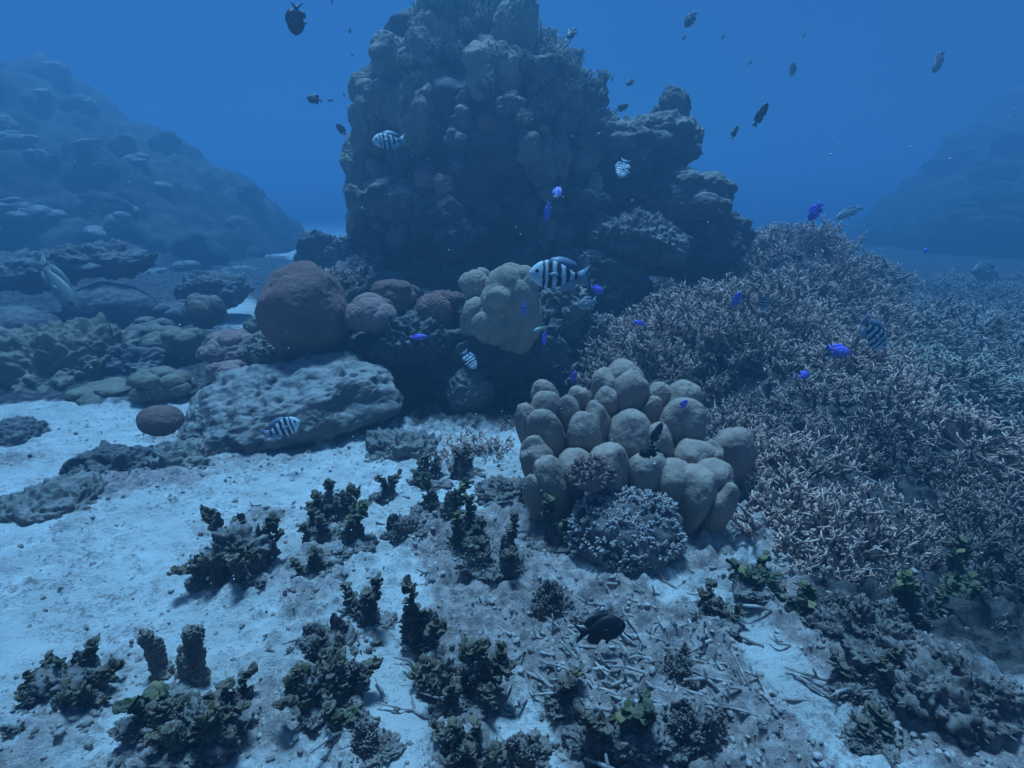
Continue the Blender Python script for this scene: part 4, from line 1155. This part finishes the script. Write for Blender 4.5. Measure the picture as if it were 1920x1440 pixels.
# ------------------------------------------------------------------ fish
def fishmat(name, base, belly, bars=None, rough=0.5, barcol=(0.012, 0.012, 0.02)):
    m = bpy.data.materials.new(name); m.use_nodes = True; t = m.node_tree; b = t.nodes['Principled BSDF']; L = t.links
    b.inputs['Roughness'].default_value = rough; b.inputs['Specular IOR Level'].default_value = .3
    co = t.nodes.new('ShaderNodeTexCoord'); sx = t.nodes.new('ShaderNodeSeparateXYZ'); L.new(co.outputs['Object'], sx.inputs[0])
    n = t.nodes.new('ShaderNodeTexNoise'); n.inputs['Scale'].default_value = 12; L.new(co.outputs['Object'], n.inputs['Vector'])
    r = t.nodes.new('ShaderNodeMapRange'); r.inputs['From Min'].default_value = -.12; r.inputs['From Max'].default_value = .1; L.new(sx.outputs['Z'], r.inputs['Value'])
    x = t.nodes.new('ShaderNodeMix'); x.data_type = 'RGBA'; x.inputs['A'].default_value = (*belly, 1); x.inputs['B'].default_value = (*base, 1); L.new(r.outputs[0], x.inputs['Factor'])
    col = x.outputs['Result']
    if bars:
        ad = t.nodes.new('ShaderNodeMath'); ad.operation = 'MULTIPLY_ADD'; ad.inputs[1].default_value = .06
        L.new(n.outputs['Fac'], ad.inputs[0]); L.new(sx.outputs['X'], ad.inputs[2])
        mr = t.nodes.new('ShaderNodeMapRange'); mr.inputs['From Min'].default_value = -.5; mr.inputs['From Max'].default_value = .5; L.new(ad.outputs[0], mr.inputs['Value'])
        cr = t.nodes.new('ShaderNodeValToRGB'); cr.color_ramp.interpolation = 'LINEAR'; L.new(mr.outputs[0], cr.inputs['Fac'])
        e = cr.color_ramp.elements
        e[0].position = 0; e[0].color = (0, 0, 0, 1); e[1].position = 1; e[1].color = (0, 0, 0, 1)
        for c_, w_ in bars:
            for dx, val in ((-w_ - .012, 0), (-w_ + .012, 1), (w_ - .012, 1), (w_ + .012, 0)):
                k = e.new(c_ + dx); k.color = (val, val, val, 1)
        y = t.nodes.new('ShaderNodeMix'); y.data_type = 'RGBA'; L.new(cr.outputs['Color'], y.inputs['Factor']); L.new(col, y.inputs['A']); y.inputs['B'].default_value = (*barcol, 1); col = y.outputs['Result']
    L.new(col, b.inputs['Base Color'])
    return m


FM = {
    'sergeant': fishmat('banded_scales', (0.42, 0.52, 0.56), (0.68, 0.74, 0.76), [(.27, .034), (.405, .038), (.55, .040), (.69, .038), (.80, .022)]),
    'sergeantfin': fishmat('banded_fin', (0.12, 0.16, 0.24), (0.3, 0.36, 0.42)),
    'blue': fishmat('vivid_blue_scales', (0.17, 0.135, 0.70), (0.2, 0.19, 0.66)),
    'bluefin': fishmat('blue_fin', (0.16, 0.12, 0.75), (0.16, 0.14, 0.75)),
    'violet': fishmat('violet_scales', (0.22, 0.2, 0.85), (0.5, 0.45, 0.75)),
    'yellowfin': fishmat('yellow_fin', (0.6, 0.5, 0.1), (0.7, 0.6, 0.15)),
    'dark': fishmat('dark_scales', (0.022, 0.024, 0.035), (0.035, 0.036, 0.045)),
    'black': fishmat('black_scales', (0.006, 0.006, 0.008), (0.008, 0.008, 0.01)),
    'grey': fishmat('grey_scales', (0.13, 0.16, 0.18), (0.3, 0.33, 0.34)),
    'pale': fishmat('pale_green_scales', (0.34, 0.5, 0.42), (0.5, 0.6, 0.5)),
    'ghost': fishmat('pale_grey_scales', (0.13, 0.15, 0.14), (0.22, 0.23, 0.21)),
    'eye': fishmat('eye', (0.01, 0.01, 0.01), (0.02, 0.02, 0.02), rough=.15),
}


def fin(outline, y=0.0, th=0.006):
    """flat fin blade from an x,z outline (kept thin but solid, with a wavy middle)"""
    o = np.array(outline, float); n = len(o); c = o.mean(0)
    V = []; 
    for sgn in (1, -1):
        V += [(a, y + sgn * th * .35, b_) for a, b_ in o] + [(c[0], y + sgn * th, c[1])]
    T = []
    for j in range(n):
        k = (j + 1) % n
        T += [(j, k, n), (n + 1 + k, n + 1 + j, 2 * n + 1), (j, n + 1 + j, k), (k, n + 1 + j, n + 1 + k)]
    return np.array(V), T


def body_arrays(deep, wide, top=1.0, bot=1.0, ped=.09, nr=26, ns=16):
    xs = np.linspace(0, 1, nr); V = []
    for t in xs:
        x_ = 0.5 - t * 0.78
        h = (math.sin(math.pi * min(1, t ** .78)) ** .92 if t < 1 else 0) * deep
        pk = ped * (0.4 + .6 * t)
        h = max(h, pk if t > .55 else 0.004)
        wd = wide * (math.sin(math.pi * min(1, t ** .55)) ** .6 if t < 1 else 0); wd = max(wd, .012 if t > .5 else .003)
        for j in range(ns):
            a = 2 * math.pi * j / ns
            V.append((x_, wd * math.cos(a), (h * top if math.sin(a) > 0 else h * bot) * math.sin(a)))
    Q = []
    for i in range(nr - 1):
        for j in range(ns):
            k = (j + 1) % ns; Q.append((i * ns + j, i * ns + k, (i + 1) * ns + k, (i + 1) * ns + j))
    n = len(V); V += [(0.503, 0, 0), (-.285, 0, 0)]
    T = [(j, n, (j + 1) % ns) for j in range(ns)] + [((nr - 1) * ns + j, (nr - 1) * ns + (j + 1) % ns, n + 1) for j in range(ns)]
    return np.array(V), Q, T


SHAPES = {
    'sergeant': dict(deep=.225, wide=.066, ped=.05), 'damsel': dict(deep=.235, wide=.085, ped=.06), 'slim': dict(deep=.135, wide=.06, ped=.035), 'round': dict(deep=.29, wide=.09, ped=.06), 'long': dict(deep=.12, wide=.075, ped=.045),
}


def make_fish(name, shape, bodym, finm, tailm=None, fork=.16):
    s = SHAPES[shape]; dp = s['deep']
    v, q_, t = body_arrays(**s); m = MB(); m.add(v, q_, t)
    body = bpy.data.objects.new(name, m.mesh(name, FM[bodym]))
    def part(nm, arrs, mt):
        mm = MB()
        for (vv_, tt) in arrs: mm.add(vv_, tris=tt)
        o = bpy.data.objects.new(nm, mm.mesh(nm, FM[mt], False)); o.parent = body; body_parts.append(o)
    body_parts = []
    pd = s['ped']
    part('tail_fin', [fin([(-.26, pd), (-.33, pd * 1.6), (-.50, dp * .86), (-.43, dp * .35), (-.28 - fork * .6, 0), (-.43, -dp * .35), (-.50, -dp * .86), (-.33, -pd * 1.6), (-.26, -pd)])], tailm or finm)
    part('dorsal_fin', [fin([(.22, dp * .80), (.15, dp * 1.14), (.02, dp * 1.28), (-.10, dp * 1.22), (-.24, dp * .95), (-.29, dp * .55), (-.21, dp * .16), (-.05, dp * .60), (.1, dp * .85)])], finm)
    part('anal_fin', [fin([(.0, -dp * .8), (-.08, -dp * 1.18), (-.22, -dp * 1.0), (-.28, -dp * .55), (-.20, -dp * .16), (-.1, -dp * .48)])], finm)
    part('pelvic_fin', [fin([(.18, -dp * .85), (.10, -dp * 1.28), (.06, -dp * 1.2), (.08, -dp * .8)])], finm)
    for sg in (1, -1):
        part('pectoral_fin', [fin([(.20, -dp * .02), (.08, dp * .12), (.02, -dp * .1), (.06, -dp * .28), (.17, -dp * .2)], sg * (s['wide'] * 1.02 + .012), .004)], finm)
        ev, ef = ico(2); part('eye', [(ev * np.array([.030, .016, .030]) + np.array([.375, sg * s['wide'] * .9, dp * .14]), ef)], 'eye')
    return body, body_parts


def link_fish(proto, first):
    body, parts = proto
    if first: b = body
    else: b = body.copy()
    COL.objects.link(b)
    for p_ in parts:
        c_ = p_ if first else p_.copy()
        COL.objects.link(c_); c_.parent = b
    return b


PROTO = {
    'sergeant': make_fish('striped_fish', 'sergeant', 'sergeant', 'sergeantfin', fork=.28),
    'blue': make_fish('blue_fish', 'damsel', 'blue', 'bluefin'),
    'blueslim': make_fish('blue_fish', 'slim', 'blue', 'bluefin'),
    'violet': make_fish('violet_fish', 'damsel', 'violet', 'bluefin', 'yellowfin'),
    'dark': make_fish('dark_fish', 'damsel', 'dark', 'dark'),
    'darkround': make_fish('dark_fish', 'round', 'dark', 'dark'),
    'darkslim': make_fish('dark_fish', 'slim', 'dark', 'dark', fork=.2),
    'black': make_fish('black_fish', 'damsel', 'black', 'black', fork=.05),
    'grey': make_fish('grey_fish', 'damsel', 'grey', 'grey'),
    'greylong': make_fish('grey_fish', 'long', 'grey', 'grey'),
    'pale': make_fish('pale_fish', 'slim', 'pale', 'pale'),
    'ghost': make_fish('pale_fish', 'long', 'ghost', 'ghost'),
}
used = set()
FISH = [  # kind, px, py, length px, heading in the picture (0 right, 90 up), turn towards the lens, roll, distance, label
    ('sergeant', 1050, 515, 118, 178, .1, 0, 1.9, 'striped fish with four black bars hovering right of the tan coral'),
    ('sergeant', 730, 263, 62, 190, .3, 0, 3.4, 'striped fish before the left flank of the coral tower'),
    ('sergeant', 1168, 315, 48, 250, .5, 0, 3.6, 'striped fish pointing down under the tower ledge'),
    ('sergeant', 880, 674, 42, 305, .3, 0, 2.5, 'small striped fish diving in front of the dark ledge'),
    ('sergeant', 527, 803, 72, 22, .2, 0, 2.1, 'striped fish in shadow before the rock slab'),
    ('sergeant', 1637, 625, 82, 315, .3, 0, 2.25, 'striped fish blending in over the right staghorn'),
    ('sergeant', 1435, 566, 32, 265, .6, 0, 2.55, 'pale striped fish above the middle of the staghorn slope'),
    ('violet', 1045, 361, 28, 70, .5, 0, 3.4, 'violet fish with yellow tail before the tower'),
    ('blueslim', 1027, 398, 38, 262, .3, 0, 3.4, 'slim light blue fish upright before the tower'),
    ('blueslim', 983, 580, 26, 265, .3, 0, 2.5, 'slim blue fish hanging before the tan coral'),
    ('blue', 1119, 543, 28, 340, .3, 0, 2.2, 'bright blue fish just behind the tail of the barred fish'),
    ('blueslim', 1200, 606, 28, 170, .3, 0, 2.5, 'blue fish at the left end of the staghorn thicket'),
    ('blue', 1382, 562, 28, 80, .5, 0, 2.55, 'blue fish over the middle staghorn, beside the pale striped fish'),
    ('blue', 1572, 657, 42, 342, .2, 0, 2.4, 'largest vivid blue fish, over the right staghorn'),
    ('blue', 1507, 704, 28, 20, .4, 0, 2.4, 'blue fish low over the staghorn, under the largest blue one'),
    ('blue', 1282, 758, 20, 60, .3, 0, 1.7, 'tiny blue fish against the right lobes of the lobe coral'),
    ('blue', 1076, 707, 22, 80, .4, 0, 2.0, 'dark blue fish between staghorn and the top of the lobe coral'),
    ('blue', 1735, 470, 16, 20, .4, 0, 4.0, 'small glowing blue fish over the hazy far flat'),
    ('pale', 1010, 617, 22, 200, .2, 0, 2.5, 'tiny pale green fish at the right foot of the tan coral'),
    ('blueslim', 1021, 634, 30, 265, .2, 0, 2.5, 'slim blue fish upright under the tiny pale green fish'),
    ('blueslim', 785, 632, 34, 5, .2, 0, 2.6, 'thin dark blue fish under the brain coral'),
    ('grey', 935, 372, 16, 270, .4, 0, 4.0, 'small grey fish high in front of the tower'),
    ('grey', 917, 312, 14, 100, .4, 0, 4.0, 'faint grey fish under the brown knob of the tower'),
    ('grey', 1097, 487, 32, 270, .3, 0, 2.4, 'grey fish nose down above the barred fish tail'),
    ('grey', 1102, 568, 42, 200, .2, 0, 2.6, 'dim grey fish below the bright blue one'),
    ('black', 1125, 1180, 100, 8, .1, 0, 1.06, 'black fish gliding low over the white rubble'),
    ('darkslim', 1230, 815, 52, 66, .2, 0, 1.5, 'dark blue fish darting upward before the lobe coral'),
    ('black', 1219, 847, 42, 195, .2, 0, 1.5, 'little black fish tucked under the darting blue fish'),
    ('darkround', 555, 35, 54, 262, .3, 0, 2.6, 'large round dark blue fish with tail up in open water at upper left'),
    ('darkround', 590, 186, 27, 180, .3, 0, 3.6, 'dark round fish beside the tower at mid height'),
    ('dark', 620, 188, 11, 180, .3, 0, 5.0, 'tiny dark fish just right of the dark round fish'),
    ('dark', 640, 243, 24, 130, .3, 0, 4.0, 'dark fish close to the left flank of the tower'),
    ('darkslim', 645, 178, 12, 110, .3, 0, 4.5, 'tiny slim fish left of the tower shoulder'),
    ('darkslim', 661, 102, 13, 125, .3, 0, 4.5, 'tiny slim fish high left of the tower'),
    ('darkslim', 622, 3, 11, 100, .3, 0, 4.5, 'tiny fish touching the top edge of the view'),
    ('dark', 656, 58, 10, 60, .3, 0, 5.0, 'speck of a fish between the round blue fish and the tower'),
    ('dark', 1072, 62, 30, 240, .3, 0, 3.6, 'dark fish in open water right of the tower top'),
    ('dark', 1295, 36, 32, 235, .2, 0, 4.0, 'dark fish high in the water over the ledge'),
    ('dark', 1283, 70, 12, 235, .2, 0, 6.5, 'faint little fish under the high dark fish'),
    ('dark', 1357, 68, 12, 235, .2, 0, 7.0, 'faintest speck of a fish in the upper right water'),
    ('darkslim', 1508, 63, 18, 250, .2, 0, 6.0, 'faint slim fish high in the right water'),
    ('darkslim', 1407, 117, 14, 220, .2, 0, 6.0, 'tiny slanting fish in the right water'),
    ('grey', 1486, 131, 24, 95, .4, 0, 5.2, 'roundish grey fish in the right open water'),
    ('darkslim', 1148, 145, 16, 265, .2, 0, 4.5, 'thin upright fish right of the tower'),
    ('dark', 1182, 154, 21, 225, .2, 0, 4.2, 'dark fish above the tower ledge'),
    ('dark', 1166, 202, 24, 20, .3, 0, 4.2, 'dark fish resting just above the ledge'),
    ('darkslim', 1426, 216, 50, 62, .2, 0, 3.2, 'larger slim dark fish swimming up in the right water'),
    ('darkslim', 1377, 248, 34, 63, .2, 0, 3.4, 'slim dark fish swimming up beside the larger slim one'),
    ('darkslim', 1760, 115, 56, 240, .2, 0, 5.0, 'long faint fish near the upper right corner'),
    ('blue', 1529, 396, 38, 240, .3, 0, 2.6, 'deep blue fish with tail raised above the staghorn crest'),
    ('greylong', 1592, 398, 66, 205, .2, 0, 6.2, 'long grey fish fading over the far sand'),
    ('ghost', 108, 532, 140, 309, .05, 0, 3.9, 'large pale fish slanting down before the left boulders'),
    ('grey', 1850, 510, 70, 180, .3, 0, 6.0, 'large faint fish over the far flat at the right'),
]
right_, up_, fwd_ = np.array([1., 0, 0]), np.array([0, SP, CP]), np.array([0, CP, -SP])
for (kd, px, py, lp, hd, tw, rl, d, lb) in FISH:
    c = P(px, py, d); s = lp * depth_of(c) / FPX
    L_ = s / math.cos(tw)
    a = R(hd)
    x_ = (math.cos(a) * right_ + math.sin(a) * up_) * math.cos(tw) + fwd_ * math.sin(tw) * (1 if (int(px) % 2) else -1)
    # dorsal side: the picture's upward side
    z0 = -math.sin(a) * right_ + math.cos(a) * up_
    if z0 @ up_ < 0 or (abs(z0 @ up_) < .35 and z0[0] < 0 and hd > 180): z0 = -z0
    y_ = np.cross(z0, x_); y_ /= np.linalg.norm(y_); z_ = np.cross(x_, y_)
    b = link_fish(PROTO[kd], kd not in used); used.add(kd)
    b.rotation_euler = Matrix(np.stack([x_, y_, z_], 1).tolist()).to_euler(); b.location = tuple(c); b.scale = (L_,) * 3
    tag(b, lb, 'fish', 'dark fish in the open water' if kd.startswith('dark') else None)

# ------------------------------------------------------------------ drifting grit in the water
m = MB(); rg = random.Random(12); iv, if_ = ico(1)
for k in range(420):
    d = rg.uniform(.9, 3.2); c = P(rg.uniform(0, 1920), rg.uniform(200, 1150), d)
    if c[2] < .25: continue
    m.add(iv * rg.uniform(.0007, .002) * np.array([1, 1, rg.uniform(.6, 1.2)]) + c, tris=if_)
o = m.build('drifting_particles', M['snow']); tag(o, 'pale specks of grit drifting in the water', 'particles', kind='stuff')

# ------------------------------------------------------------------ the water body
m = MB(); x0, x1, y0, y1, z0, z1 = -62, 62, -14, 62, -1.6, 3.6
m.add([(x0, y0, z0), (x1, y0, z0), (x1, y1, z0), (x0, y1, z0), (x0, y0, z1), (x1, y0, z1), (x1, y1, z1), (x0, y1, z1)],
      [(0, 3, 2, 1), (4, 5, 6, 7), (0, 1, 5, 4), (1, 2, 6, 5), (2, 3, 7, 6), (3, 0, 4, 7)])
hm = bpy.data.materials.new('water_haze'); hm.use_nodes = True; t = hm.node_tree
t.nodes.remove(t.nodes['Principled BSDF'])
pv = t.nodes.new('ShaderNodeVolumePrincipled'); t.links.new(pv.outputs[0], t.nodes['Material Output'].inputs['Volume'])
pv.inputs['Color'].default_value = HAZE_COL; pv.inputs['Absorption Color'].default_value = HAZE_ABS
pv.inputs['Density'].default_value = HAZE_DENS; pv.inputs['Anisotropy'].default_value = HAZE_ANI
hz = m.build('haze', hm, smooth=False); tag(hz, 'blue sea water filling the whole view', 'water', kind='stuff')
